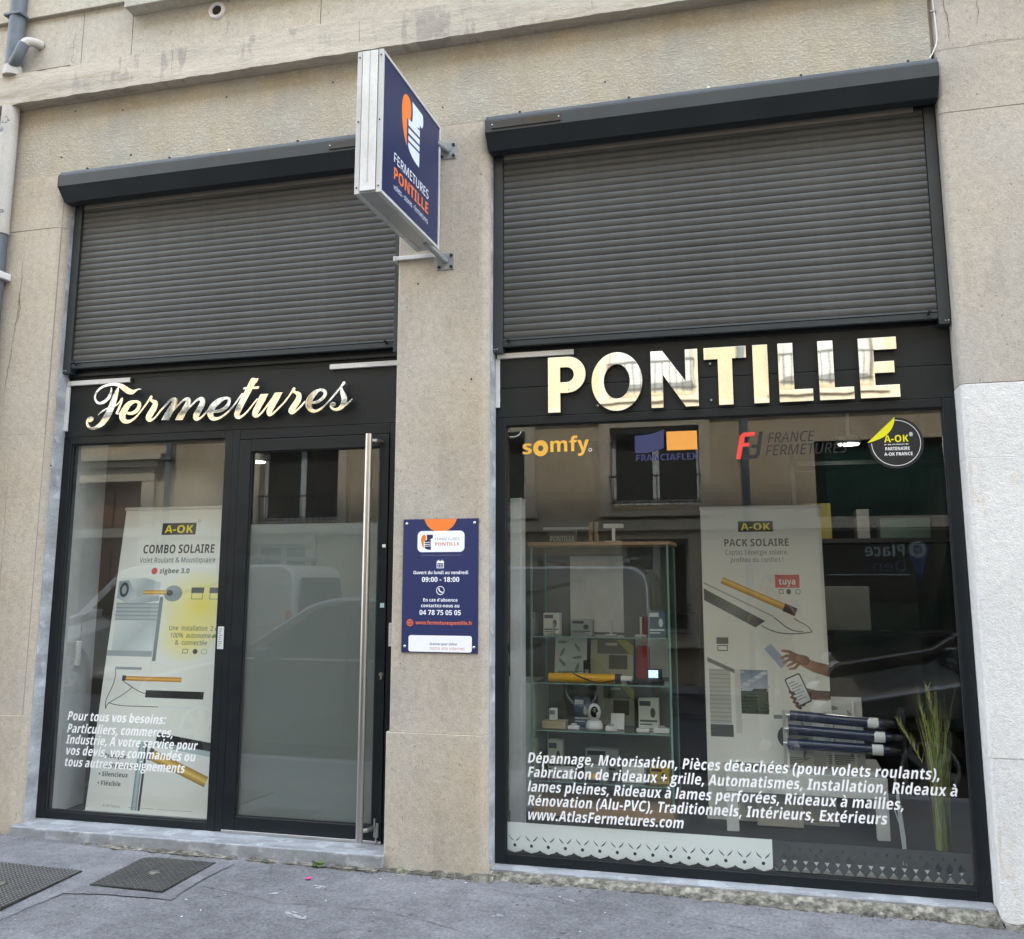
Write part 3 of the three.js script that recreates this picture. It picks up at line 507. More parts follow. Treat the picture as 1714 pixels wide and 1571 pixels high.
const plaquePrint = canvasTex(1000, 1650, (c, w, h) => {
  c.fillStyle = '#27305e'; c.fillRect(0, 0, w, h);
  c.fillStyle = '#f5853a'; c.beginPath(); c.arc(500, -60, 225, 0, 7); c.fill();
  c.fillStyle = '#f6f7fa'; roundRect(c, 195, 150, 625, 265, 60);
  emblem(c, 240, 185, 0.9, true);
  c.fillStyle = '#8a8f98'; fit(c, 'FERMETURES', 425, 270, 330, 46);
  c.fillStyle = '#cf6f52'; fit(c, 'PONTILLE', 425, 335, 330, 56, 'bold');
  c.fillStyle = '#7d6f86'; c.fillRect(240, 452, 535, 6);
  c.strokeStyle = '#f4f5f9'; c.fillStyle = '#f4f5f9'; c.lineWidth = 9; c.strokeRect(460, 530, 86, 82); c.fillRect(460, 530, 86, 24); c.fillRect(476, 512, 10, 26); c.fillRect(520, 512, 10, 26);
  for (let i = 0; i < 3; i++) for (let j = 0; j < 2; j++) c.fillRect(476 + i * 22, 566 + j * 20, 11, 11);
  fit(c, 'Ouvert du lundi au vendredi', 508, 690, 730, 58, 'bold', 'center');
  fit(c, '09:00 - 18:00', 508, 785, 500, 84, 'bold', 'center');
  c.lineWidth = 9; c.beginPath(); c.arc(508, 892, 50, 0, 7); c.stroke(); c.lineWidth = 15; c.lineCap = 'round'; c.beginPath(); c.arc(526, 874, 36, 1.7, 3.0); c.stroke(); c.beginPath(); c.moveTo(489, 868); c.lineTo(492, 882); c.moveTo(520, 910); c.lineTo(534, 914); c.stroke();
  fit(c, "En cas d'absence", 508, 1028, 460, 58, 'bold', 'center'); fit(c, 'contactez-nous au', 508, 1098, 510, 58, 'bold', 'center');
  fit(c, '04 78 75 05 05', 508, 1192, 550, 84, 'bold', 'center');
  c.strokeStyle = c.fillStyle = '#f0743c'; c.lineWidth = 8; c.beginPath(); c.arc(110, 1290, 40, 0, 7); c.moveTo(70, 1290); c.lineTo(150, 1290); c.moveTo(110, 1250); c.lineTo(110, 1330); c.stroke(); c.beginPath(); c.ellipse(110, 1290, 18, 40, 0, 0, 7); c.stroke();
  fit(c, 'www.fermeturespontille.fr', 185, 1310, 745, 62, 'bold');
  c.fillStyle = '#f4f5f8'; roundRect(c, 95, 1442, 830, 200, 30);
  c.fillStyle = '#4c5070'; fit(c, 'Scannez pour visiter', 375, 1560, 360, 42, 'bold'); c.fillStyle = '#c98a72'; fit(c, 'notre site internet', 375, 1615, 460, 54);
});
function aok(c, x, y, w, h, reg = true) { c.fillStyle = '#2b2b26'; c.fillRect(x, y, w, h); c.fillStyle = '#f4e11a'; fit(c, 'A-OK', x + w / 2, y + h * 0.84, w * 0.84, h * 0.92, 'bold', 'center'); if (reg) { c.strokeStyle = '#555'; c.lineWidth = 2; c.beginPath(); c.arc(x + w + 18, y - 12, 8, 0, 7); c.stroke(); } }
function poster(title, sub, draw) {
  return canvasTex(860, 1900, (c, w, h) => {
    c.fillStyle = '#e6e6e0'; c.fillRect(0, 0, w, h);
    draw(c, w, h);
  });
}
const grad = (c, x0, y0, x1, y1, ...cols) => { const g = c.createLinearGradient(x0, y0, x1, y1); cols.forEach((k, i) => g.addColorStop(i / (cols.length - 1), k)); return g; };
const glowPrint = (c, x, y, r, a, b) => { const g = c.createRadialGradient(x, y, 0, x, y, r); g.addColorStop(0, a); g.addColorStop(1, b); return g; };
const posterLeft = poster('', '', (c, w) => {
  aok(c, 290, 100, 250, 78); c.fillStyle = '#24262a'; fit(c, 'COMBO SOLAIRE', 430, 300, 530, 78, 'bold', 'center'); c.fillStyle = '#44474c'; fit(c, 'Volet Roulant & Moustiquaire', 430, 362, 556, 48, '', 'center');
  c.fillStyle = '#d2372f'; c.beginPath(); c.arc(272, 417, 22, 0, 7); c.fill(); c.fillStyle = '#333'; fit(c, 'zigbee 3.0', 310, 432, 220, 44, 'bold');
  c.save(); c.translate(0, 48); c.scale(1, 0.78);
  c.fillStyle = glowPrint(c, 640, 760, 330, '#f1df58', 'rgba(240,225,110,0)'); c.fillRect(300, 430, 560, 700); c.fillStyle = glowPrint(c, 560, 1010, 220, '#f0e070', 'rgba(240,225,110,0)'); c.fillRect(330, 780, 460, 440);
  c.fillStyle = grad(c, 20, 540, 330, 760, '#8f9b9f', '#c9d2d4', '#95a1a5'); c.beginPath(); c.moveTo(20, 560); c.lineTo(210, 530); c.lineTo(330, 570); c.lineTo(330, 720); c.lineTo(120, 760); c.lineTo(20, 700); c.fill(); c.fillStyle = grad(c, 90, 540, 330, 690, '#e6ecec', '#b4bfc2', '#d5dcdd'); c.beginPath(); c.moveTo(90, 545); c.lineTo(210, 530); c.lineTo(330, 570); c.lineTo(330, 680); c.lineTo(170, 690); c.fill();
  c.fillStyle = '#4b4f52'; c.beginPath(); c.ellipse(65, 630, 34, 62, 0, 0, 7); c.fill(); c.fillStyle = '#a9adae'; c.beginPath(); c.ellipse(65, 630, 18, 36, 0, 0, 7); c.fill(); c.fillStyle = '#8d979b'; c.beginPath(); c.arc(430, 660, 66, 0, 7); c.fill(); c.fillStyle = grad(c, 0, 634, 0, 668, '#b98732', '#f3cf7d', '#b27c24'); c.fillRect(210, 634, 200, 34); c.fillStyle = '#444'; c.beginPath(); c.arc(404, 655, 24, 0, 7); c.fill();
  for (let i = 0; i < 9; i++) { c.fillStyle = i % 2 ? '#b9c0c2' : '#9ca6a9'; c.fillRect(24, 740 + i * 16, 320, 15); } c.fillStyle = grad(c, 30, 884, 360, 1134, '#dfe4e2', '#b9c2c2', '#e3e7e4'); c.fillRect(30, 884, 330, 250); c.strokeStyle = 'rgba(120,130,132,0.35)'; c.lineWidth = 1; for (let i = 0; i < 40; i++) { c.beginPath(); c.moveTo(34 + i * 8, 886); c.lineTo(34 + i * 8, 1130); c.stroke(); } c.fillStyle = '#7f898d'; c.fillRect(336, 690, 26, 520); c.fillStyle = '#98a3a6'; c.fillRect(0, 1130, 330, 46);
  c.fillStyle = '#2b2d30'; fit(c, 'Une  installation  2 en 1', 630, 960, 400, 53, '', 'center'); fit(c, '100%  autonome', 590, 1018, 290, 53, '', 'center'); fit(c, '&  connectée', 600, 1076, 230, 53, '', 'center');
  c.fillStyle = '#6b9a45'; c.beginPath(); c.ellipse(762, 1000, 26, 13, -0.5, 0, 7); c.fill(); c.strokeStyle = '#444'; c.lineWidth = 4; c.strokeRect(548, 1110, 34, 30); c.fillStyle = '#333'; c.beginPath(); c.ellipse(636, 1126, 17, 20, 0, 0, 7); c.fill(); c.strokeStyle = '#6fb68c'; c.beginPath(); c.arc(700, 1126, 20, 0, 7); c.stroke();
  for (const x of [560, 690]) { c.fillStyle = '#55595c'; c.fillRect(x, 610, 90, 44); c.strokeStyle = '#55595c'; c.strokeRect(x + 6, 654, 78, 50); }
  c.fillStyle = '#8b9498'; c.fillRect(80, 1262, 190, 20); c.fillStyle = '#1d1e20'; c.fillRect(138, 1330, 26, 40); c.fillStyle = grad(c, 0, 1334, 0, 1370, '#b5741c', '#f0b95e', '#b06e18'); c.fillRect(164, 1334, 400, 36); c.fillStyle = grad(c, 320, 1440, 730, 1498, '#3c3d3e', '#141414', '#2c2d2e'); c.fillRect(320, 1440, 410, 58); c.fillStyle = '#dfe3e2'; c.fillRect(420, 1560, 310, 16);
  c.strokeStyle = '#2a2a2a'; c.lineWidth = 5; c.beginPath(); c.moveTo(80, 1272); c.bezierCurveTo(110, 1440, 10, 1500, 50, 1600); c.moveTo(140, 1368); c.bezierCurveTo(220, 1420, 250, 1450, 320, 1468); c.moveTo(220, 1420); c.bezierCurveTo(140, 1520, 40, 1540, 50, 1590); c.moveTo(60, 1550); c.bezierCurveTo(160, 1580, 240, 1566, 420, 1568); c.stroke();
  c.restore();
  c.save(); c.translate(0, -235);
  c.fillStyle = grad(c, 320, 0, 360, 0, '#6f8488', '#b9cacc', '#7b9094'); c.fillRect(320, 1720, 40, 400); c.fillStyle = '#2b2f31'; c.fillRect(366, 1720, 16, 400); c.fillStyle = '#1f2224'; c.save(); c.translate(440, 1660); c.rotate(0.12); c.fillRect(0, 0, 420, 50); c.fillStyle = '#a9b9bb'; c.fillRect(0, 50, 420, 30); c.rotate(0.22); c.fillStyle = grad(c, 0, 100, 0, 164, '#a87a14', '#ecc658', '#9a6d10'); c.fillRect(0, 100, 440, 64); c.fillStyle = '#2a2c2e'; c.fillRect(0, 96, 26, 72); c.restore(); c.restore();
  c.fillStyle = '#333'; ['Pratique', 'Economique', 'Silencieux', 'Fléxible'].forEach((t, i) => { c.font = 'bold 38px sans-serif'; c.fillText('• ' + t, 60, 1590 + i * 54); });
  c.fillStyle = '#8f938f'; c.font = '22px sans-serif'; c.fillText('A-OK France', 120, 1876); c.fillRect(300, 1868, 180, 2); c.fillRect(500, 1868, 240, 2);
});
const posterRight = poster('', '', (c, w) => {
  c.translate(0, -67); c.scale(1, 0.918);
  aok(c, 272, 170, 250, 74, false); c.fillStyle = '#55585c'; fit(c, 'PACK SOLAIRE', 398, 345, 470, 72, 'bold', 'center'); c.fillStyle = '#66696c'; fit(c, "Captez l'énergie solaire,", 398, 404, 450, 46, '', 'center'); fit(c, 'profitez du confort !', 398, 456, 380, 46, '', 'center');
  c.fillStyle = '#c9504a'; c.fillRect(520, 545, 170, 88); c.fillStyle = '#f3efec'; fit(c, 'tuya', 605, 612, 120, 62, 'bold', 'center'); c.fillStyle = '#333'; c.beginPath(); c.ellipse(612, 660, 16, 18, 0, 0, 7); c.fill(); c.strokeStyle = '#555'; c.lineWidth = 4; c.strokeRect(546, 646, 28, 26); c.beginPath(); c.arc(676, 660, 16, 0, 7); c.stroke();
  c.save(); c.translate(150, 560); c.rotate(0.40); c.fillStyle = grad(c, 0, 0, 0, 46, '#c48a1e', '#f4cf72', '#dba236', '#a9740f'); c.fillRect(0, 0, 470, 46); c.fillStyle = '#3a3029'; c.fillRect(470, -4, 90, 56); c.restore();
  c.fillStyle = grad(c, 10, 640, 440, 905, '#3f4344', '#6f7475', '#4a4e4f'); c.beginPath(); c.moveTo(10, 640); c.lineTo(440, 860); c.lineTo(370, 905); c.lineTo(10, 720); c.fill(); c.strokeStyle = '#a8aaa6'; c.lineWidth = 10; c.beginPath(); c.moveTo(10, 600); c.lineTo(500, 830); c.stroke();
  c.strokeStyle = '#2a2a2a'; c.lineWidth = 6; c.beginPath(); c.moveTo(410, 890); c.bezierCurveTo(520, 960, 640, 950, 760, 930); c.moveTo(500, 836); c.bezierCurveTo(560, 870, 580, 930, 700, 930); c.moveTo(640, 840); c.bezierCurveTo(680, 870, 740, 880, 758, 930); c.stroke();
  c.fillStyle = '#5c5f60'; c.fillRect(90, 975, 84, 44); c.strokeStyle = '#5c5f60'; c.strokeRect(98, 1030, 68, 34);
  c.fillStyle = '#aab4c6'; c.save(); c.translate(470, 1010); c.rotate(0.85); c.fillRect(0, 0, 170, 60); c.restore();
  const limb = (pts, w0, w1, col) => { c.lineCap = 'round'; for (let i = 0; i + 1 < pts.length; i++) for (let k = 0; k < 24; k++) { const t = k / 24, u = (i + t) / (pts.length - 1); c.fillStyle = col(u); c.beginPath(); c.arc(pts[i][0] + (pts[i + 1][0] - pts[i][0]) * t, pts[i][1] + (pts[i + 1][1] - pts[i][1]) * t, (w0 + (w1 - w0) * u) / 2, 0, 7); c.fill(); } };
  const tan = (a, b) => (u) => `rgb(${a.map((v, i) => Math.round(v + (b[i] - v) * u)).join(',')})`, warm = tan([121, 82, 62], [178, 130, 103]), deep = tan([78, 48, 34], [120, 78, 58]);
  limb([[860, 1185], [760, 1160], [690, 1130]], 78, 62, warm); limb([[700, 1120], [640, 1105], [610, 1100]], 66, 50, warm); limb([[640, 1085], [590, 1062], [548, 1058]], 24, 17, warm); limb([[630, 1098], [580, 1090], [540, 1108]], 23, 16, warm); limb([[630, 1112], [588, 1118], [552, 1138]], 22, 15, warm); limb([[640, 1128], [606, 1146], [578, 1160]], 20, 14, warm); limb([[660, 1140], [630, 1172], [592, 1178]], 22, 15, warm);
  limb([[860, 1350], [760, 1345], [700, 1330]], 66, 58, deep); limb([[706, 1336], [680, 1350], [670, 1400]], 58, 46, deep);
  c.save(); c.translate(560, 1250); c.rotate(-0.42); c.fillStyle = '#1a1d22'; roundRect(c, -6, -6, 116, 200, 16); c.fillStyle = grad(c, 0, 0, 100, 190, '#f2f4f3', '#cfd4d6'); roundRect(c, 2, 2, 100, 184, 12); c.fillStyle = '#8a9296'; for (let i = 0; i < 7; i++) c.fillRect(14, 30 + i * 20, 40 + (i * 17) % 36, 6); c.restore();
  for (const [x, y] of [[590, 1330], [600, 1364], [614, 1394], [632, 1420]]) limb([[x + 22, y + 10], [x - 4, y - 2]], 22, 17, deep);
  for (let i = 0; i < 26; i++) { c.fillStyle = i % 2 ? '#b9bab4' : '#a7a8a2'; c.fillRect(30, 1190 + i * 14, 150, 13); } c.fillStyle = '#565b5a'; c.fillRect(30, 1556, 160, 80); c.fillStyle = '#77797a'; c.beginPath(); c.moveTo(20, 1110); c.lineTo(210, 1190); c.lineTo(210, 1215); c.lineTo(20, 1140); c.fill();
  c.fillStyle = grad(c, 250, 1190, 250, 1340, '#7f90a8', '#c3cad2'); c.fillRect(250, 1190, 190, 150); for (let i = 0; i < 60; i++) { c.fillStyle = ['rgba(225,230,236,0.5)', 'rgba(160,170,184,0.4)'][i % 2]; c.beginPath(); c.ellipse(260 + ((i * 0.618) % 1) * 170, 1205 + ((i * 0.381) % 1) * 100, 22, 9, 0, 0, 7); c.fill(); } c.fillStyle = '#46513e'; c.fillRect(250, 1330, 190, 150); for (let i = 0; i < 520; i++) { c.fillStyle = ['#3f4a38', '#56614a', '#2f3a2d'][i % 3]; const a = (i * 0.618) % 1, b = (i * 0.381) % 1; c.beginPath(); c.arc(254 + a * 182, 1318 + b * 158, 3 + 6 * ((i * 0.77) % 1), 0, 7); c.fill(); } c.fillStyle = '#d2d2ca'; c.fillRect(210, 1190, 40, 420);
  c.fillStyle = '#4b4e50'; c.beginPath(); c.arc(560, 1620, 70, 0, 7); c.fill(); c.fillStyle = '#8b8e8f'; c.fillRect(470, 1480, 260, 26);
});

// ---------------------------------------------------------------- the hanging sign
{
  const s = thing('hanging_sign', 'double sided navy lightbox sign with orange emblem, hung from the middle pillar', 'sign', [2.3725, 3.02, 0.15]);
  const x0 = 2.308, x1 = 2.440, y0 = 3.112, y1 = 3.824, z0 = 0.205, z1 = 1.02;
  const cab = part(s, 'cabinet', bx(x0 + 0.012, x1 - 0.012, y0 + 0.004, y1 - 0.004, z0 + 0.004, z1 - 0.006), metal('sign_alu', [0.52, 0.515, 0.49], { roughness: 0.5, metalness: 0.1 }));
  for (const [a, b] of [[x0, x0 + 0.024], [x1 - 0.024, x1]]) {
    const o = poly([[-z1, y0], [-z0, y0], [-z0, y1], [-z1, y1]]); o.holes.push(new THREE.Path([[-z1 + 0.016, y0 + 0.016], [-z1 + 0.016, y1 - 0.016], [-z0 - 0.016, y1 - 0.016], [-z0 - 0.016, y0 + 0.016]].map((p) => new THREE.Vector2(...p))));
    part(s, 'edge_profile', ext(o, b - a - 0.004, 0.002).rotateY(Math.PI / 2).translate(a + 0.002, 0, 0), metal('sign_edge', [0.70, 0.70, 0.69], { roughness: 0.4 }));
  }
  std('sign_print', [1, 1, 1], { map: signPrint, roughness: 0.42 });
  part(s, 'printed_face', new THREE.PlaneGeometry(z1 - z0 - 0.03, y1 - y0 - 0.03).rotateY(Math.PI / 2).translate(x1 - 0.006, (y0 + y1) / 2, (z0 + z1) / 2), M.sign_print, true);
  part(s, 'printed_face', new THREE.PlaneGeometry(z1 - z0 - 0.03, y1 - y0 - 0.03).rotateY(-Math.PI / 2).translate(x0 + 0.006, (y0 + y1) / 2, (z0 + z1) / 2), M.sign_print, true);
  part(s, 'front_cover', bx(x0 + 0.028, x1 - 0.028, y0 + 0.010, y1 - 0.002, z1 - 0.004, z1 + 0.0045, 0.003), M.white_pvc);
  part(s, 'cover_seam', bx(2.3735, 2.3755, y0 + 0.05, y1 - 0.004, z1 + 0.0042, z1 + 0.0058), M.galvanised);
  for (const x of [x0 + 0.012, x1 - 0.012]) for (const y of [y0 + 0.03, (y0 + y1) / 2, y1 - 0.03]) part(s, 'screw', new THREE.SphereGeometry(0.0042, 8, 6).translate(x, y, z1 + 0.001), M.rubber);
  for (const [y, x] of [[3.703, 2.464], [3.062, 2.458]]) {
    const pl = part(s, 'wall_plate', bx(x - 0.05, x + 0.05, y - 0.048, y + 0.048, 0.1505, 0.157, 0.003, 1), M.galvanised);
    for (const dx of [-0.034, 0.034]) for (const dy of [-0.032, 0.032]) part(pl, 'bolt', new THREE.CylinderGeometry(0.009, 0.009, 0.008, 6).rotateX(Math.PI / 2).translate(x + dx, y + dy, 0.160), M.rubber);
  }
  part(s, 'arm', cyl([2.464, 3.703, 0.155], [2.425, 3.725, 0.23], 0.021, 0.021, 4), M.galvanised);
  part(s, 'arm', cyl([2.458, 3.062, 0.155], [2.40, 3.125, 0.32], 0.021, 0.021, 4), M.galvanised);
}
// ---------------------------------------------------------------- the plaque
{
  const p = thing('opening_hours_plaque', 'navy opening hours plaque screwed to the middle pillar beside the door', 'plaque', [2.449, 0.982, 0.15]);
  part(p, 'panel', bx(2.242, 2.656, 0.982, 1.664, 0.1515, 0.1565, 0.001, 1), std('plaque_edge', [0.05, 0.055, 0.10], { roughness: 0.5 }));
  part(p, 'printed_face', rectPlane(2.243, 2.655, 0.983, 1.663, 0.1575), std('plaque_print', [1, 1, 1], { map: plaquePrint, roughness: 0.42 }), true);
  for (const x of [2.262, 2.635]) for (const y of [1.012, 1.640]) part(p, 'screw_cap', new THREE.SphereGeometry(0.0075, 12, 8).scale(1, 1, 0.5).translate(x, y, 0.1578), M.screw);
}

// ---------------------------------------------------------------- lettering and logos on the glass
const ZG = -0.0190;
{
  const t = thing('window_lettering', 'white slanted service list lettering across the big window', 'lettering', [3.87, 0.15, ZG]);
  [['Dépannage, Motorisation, Pièces détachées (pour volets roulants),', 2.864, 4.812, 0.436], ['Fabrication de rideaux + grille, Automatismes, Installation, Rideaux à', 2.864, 4.880, 0.367], ['lames pleines, Rideaux à lames perforées, Rideaux à mailles,', 2.864, 4.650, 0.297], ['Rénovation (Alu-PVC), Traditionnels, Intérieurs, Extérieurs', 2.864, 4.572, 0.230], ['www.AtlasFermetures.com', 2.864, 3.650, 0.162]]
    .forEach(([s, a, b, y]) => textWords(t, s, a, b, y, 0.0500, ZG, { slant: 0.2, tilt: 0.008 }, M.vinyl_white));
}
{
  const t = thing('window_lettering', 'white slanted lettering low on the narrow left window', 'lettering', [0.53, 0.28, ZG]);
  [['Pour tous vos besoins:', 0.095, 0.762, 0.543], ['Particuliers, commerces,', 0.098, 0.817, 0.473], ['Industrie, A votre service pour', 0.099, 0.972, 0.411], ['vos devis, vos commandes ou', 0.101, 0.965, 0.350], ['tous autres renseignements', 0.098, 0.901, 0.286]]
    .forEach(([s, a, b, y]) => textWords(t, s, a, b, y, 0.0495, ZG, { slant: 0.2 }, M.vinyl_white));
}
std('vinyl_yellow', [0.92, 0.50, 0.07], { roughness: 0.5 }); std('vinyl_navy', [0.030, 0.036, 0.115], { roughness: 0.5 }); std('vinyl_orange', [0.86, 0.36, 0.06], { roughness: 0.5 });
std('vinyl_red', [0.82, 0.06, 0.045], { roughness: 0.5 }); std('vinyl_dark', [0.012, 0.012, 0.013], { roughness: 0.55 }); std('vinyl_lime', [0.80, 0.74, 0.01], { roughness: 0.5 });
{
  const t = thing('window_logo', 'yellow rounded wordmark at the top left of the big window', 'logo', [3.03, 1.99, ZG]);
  part(t, 'letters', textGeo('s', 2.846, 2.897, 2.012, 0.074, ZG, { tilt: 0 }), M.vinyl_yellow);
  const o = new THREE.Shape(); o.absellipse(2.945, 2.041, 0.041, 0.043, 0, Math.PI * 2); const h = new THREE.Path(); h.absellipse(2.945, 2.041, 0.0145, 0.0155, 0, Math.PI * 2); o.holes.push(h); part(t, 'letters', new THREE.ShapeGeometry(o, 32).translate(0, 0, ZG), M.vinyl_yellow);
  part(t, 'letters', textGeo('mfy', 2.998, 3.206, 2.019, 0.078, ZG, { tilt: 0 }), M.vinyl_yellow);
  const r = new THREE.Shape(); r.absarc(3.212, 2.023, 0.009, 0, Math.PI * 2); const q = new THREE.Path(); q.absarc(3.212, 2.023, 0.006, 0, Math.PI * 2); r.holes.push(q); part(t, 'mark', new THREE.ShapeGeometry(r, 16).translate(0, 0, ZG), M.vinyl_white);
}
{
  const t = thing('window_logo', 'navy and orange flag logo in the upper middle of the big window', 'logo', [3.6, 1.95, ZG]);
  const s = new THREE.Shape(); s.moveTo(3.447, 2.088); s.bezierCurveTo(3.50, 2.088, 3.55, 2.095, 3.597, 2.115); s.lineTo(3.597, 2.020); s.bezierCurveTo(3.56, 2.0, 3.50, 1.993, 3.447, 1.998);
  part(t, 'flag', new THREE.ShapeGeometry(s).translate(0, 0, ZG), M.vinyl_navy); part(t, 'flag', rectPlane(3.611, 3.765, 2.006, 2.103, ZG), M.vinyl_orange);
  part(t, 'letters', textGeo('FRANCIAFLEX', 3.452, 3.765, 1.955, 0.034, ZG), M.vinyl_navy);
}
{
  const t = thing('window_logo', 'red and black double F logo with slanted wordmark on the big window', 'logo', [4.2, 1.94, ZG]);
  const bar = (pts, m, dz = 0) => part(t, 'sign_stroke', new THREE.ShapeGeometry(poly(pts)).translate(0, 0, ZG + dz), m);
  bar([[3.955, 1.948], [3.977, 1.948], [3.991, 2.012], [4.020, 2.012], [4.024, 2.030], [3.996, 2.030], [4.003, 2.062], [4.050, 2.065], [4.054, 2.084], [3.995, 2.083], [3.977, 2.066]], M.vinyl_red);
  bar([[4.072, 2.084], [4.090, 2.084], [4.072, 1.970], [4.055, 1.950], [3.985, 1.949], [3.989, 1.966], [4.046, 1.968], [4.054, 1.980], [4.058, 2.004], [4.030, 2.004], [4.033, 2.020], [4.061, 2.020]], M.vinyl_dark);
  part(t, 'letters', textGeo('FRANCE', 4.113, 4.335, 2.026, 0.052, ZG, { slant: 0.2, f: fontR, tilt: 0.01 }), M.vinyl_dark); part(t, 'letters', textGeo('FERMETURES', 4.100, 4.487, 1.962, 0.052, ZG, { slant: 0.2, f: fontR, tilt: 0.01 }), M.vinyl_dark);
}
{
  const t = thing('round_sticker', 'round black partner sticker with a peeling lime corner on the big window', 'sticker', [4.711, 1.87, ZG]);
  const cx = 4.711, cy = 2.004, R = 0.125;
  const s = new THREE.Shape(); s.absarc(cx, cy, R, -Math.PI * 1.02, Math.PI * 0.52, false); part(t, 'disc', new THREE.ShapeGeometry(s, 48).translate(0, 0, ZG - 0.001), M.vinyl_dark);
  const ring = new THREE.Shape(); ring.absarc(cx, cy, 0.112, -Math.PI * 1.0, Math.PI * 0.5, false); ring.absarc(cx, cy, 0.1095, Math.PI * 0.5, -Math.PI * 1.0, true); part(t, 'ring', new THREE.ShapeGeometry(ring, 48).translate(0, 0, ZG), M.vinyl_white);
  const fl = new THREE.Shape(); fl.moveTo(cx + 0.002, cy + R + 0.003); fl.quadraticCurveTo(cx - 0.004, cy + 0.062, cx - 0.055, cy + 0.030); fl.quadraticCurveTo(cx - 0.09, cy + 0.012, cx - R - 0.006, cy + 0.004); part(t, 'peeled_corner', new THREE.ShapeGeometry(fl, 16).translate(0, 0, ZG + 0.001), M.vinyl_lime);
  part(t, 'letters', textGeo('A-OK', cx - 0.053, cx + 0.058, cy + 0.004, 0.034, ZG + 0.0006), M.vinyl_lime);
  part(t, 'letters', textGeo('®', cx + 0.062, cx + 0.078, cy + 0.030, 0.02, ZG + 0.0006), M.vinyl_white);
  part(t, 'letters', textGeo('FRANCE', cx - 0.052, cx + 0.056, cy - 0.010, 0.005, ZG + 0.0006), M.vinyl_white);
  part(t, 'letters', textGeo('PARTENAIRE', cx - 0.050, cx + 0.060, cy - 0.036, 0.016, ZG + 0.0006), M.vinyl_white); part(t, 'letters', textGeo('A-OK FRANCE', cx - 0.056, cx + 0.072, cy - 0.062, 0.016, ZG + 0.0006), M.vinyl_white);
}
lone('vinyl_scrap', new THREE.TubeGeometry(new THREE.CatmullRomCurve3([V3(2.775, 2.108, ZG), V3(2.80, 2.108, ZG), V3(2.825, 2.118, ZG), V3(2.838, 2.134, ZG)]), 16, 0.0018, 6), M.vinyl_white, 'thin white vinyl scrap curled in the top left corner of the big window', 'sticker');

// ---------------------------------------------------------------- the room behind the glass
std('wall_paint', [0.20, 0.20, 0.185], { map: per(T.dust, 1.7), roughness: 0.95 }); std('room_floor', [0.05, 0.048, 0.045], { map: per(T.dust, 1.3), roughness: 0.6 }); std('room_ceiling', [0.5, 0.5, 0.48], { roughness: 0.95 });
std('white_board', [0.84, 0.84, 0.81], { map: per(T.dust, 0.9), roughness: 0.55 }); std('grey_white', [0.60, 0.62, 0.62], { map: per(T.dust, 0.9), roughness: 0.6 }); std('beech', [0.52, 0.33, 0.19], { map: per(T.dust, 0.5, 0.04), roughness: 0.5 });
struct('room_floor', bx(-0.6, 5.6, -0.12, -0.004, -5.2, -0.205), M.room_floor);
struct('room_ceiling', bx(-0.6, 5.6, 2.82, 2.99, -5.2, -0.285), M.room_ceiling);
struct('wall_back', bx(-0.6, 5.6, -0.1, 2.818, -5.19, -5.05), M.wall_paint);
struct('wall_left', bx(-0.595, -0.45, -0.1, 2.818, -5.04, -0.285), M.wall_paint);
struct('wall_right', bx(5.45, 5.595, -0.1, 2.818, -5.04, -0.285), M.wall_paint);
for (const [x, z, lb] of [[0.14, -1.94, 'small glowing ceiling lamp seen through the glass of the door'], [4.667, -2.11, 'small glowing ceiling lamp seen through the big window']]) {
  const l = thing('ceiling_lamp', lb, 'lamp', [x, 2.28, z]);
  part(l, 'lamp_housing', new THREE.CylinderGeometry(0.08, 0.08, 0.05, 24).translate(x, 2.315, z), M.white_pvc); part(l, 'lamp_rod', cyl([x, 2.34, z], [x, 2.82, z], 0.012), M.white_pvc);
  part(l, 'lamp_diffuser', new THREE.CylinderGeometry(0.07, 0.07, 0.008, 24).translate(x, 2.285, z), std('lamp_glow', [0.9, 0.9, 0.85], { emissive: new THREE.Color(1, 0.95, 0.85), emissiveIntensity: 1.6 }));
  const a = new THREE.RectAreaLight(new THREE.Color(1, 0.95, 0.85), 60, 0.13, 0.13); a.position.set(x, 2.276, z); a.lookAt(x, 0, z); scene.add(a);
}
lone('side_panel', bx(-0.053, -0.02, 0.0, 2.6, -0.36, -0.075), M.grey_white, 'pale grey inner side panel at the left edge of the narrow window', 'panel');
lone('panel_latch', bx(-0.0195, 0.002, 0.83, 0.98, -0.22, -0.185, 0.006), M.white_pvc, 'small white latch on the inner side panel of the narrow window', 'latch');
lone('partition_post', bx(2.712, 2.775, 0.0, 1.80, -0.36, -0.26, 0.004), M.grey_white, 'tall pale partition post just inside the left edge of the big window', 'post');
{
  const c = thing('low_cupboard', 'low white cupboard beside the glass display cabinet', 'cupboard', [2.52, 0.0, -0.85]);
  part(c, 'carcass', bx(2.36, 2.70, 0.0, 0.735, -1.25, -0.86, 0.004), M.white_board); part(c, 'cupboard_door', bx(2.362, 2.60, 0.02, 0.73, -0.859, -0.845, 0.003), M.white_board); part(c, 'cupboard_door', bx(2.604, 2.698, 0.02, 0.73, -0.859, -0.845, 0.003), M.white_board); part(c, 'handle', bx(2.612, 2.622, 0.58, 0.66, -0.845, -0.832, 0.003), M.black);
}
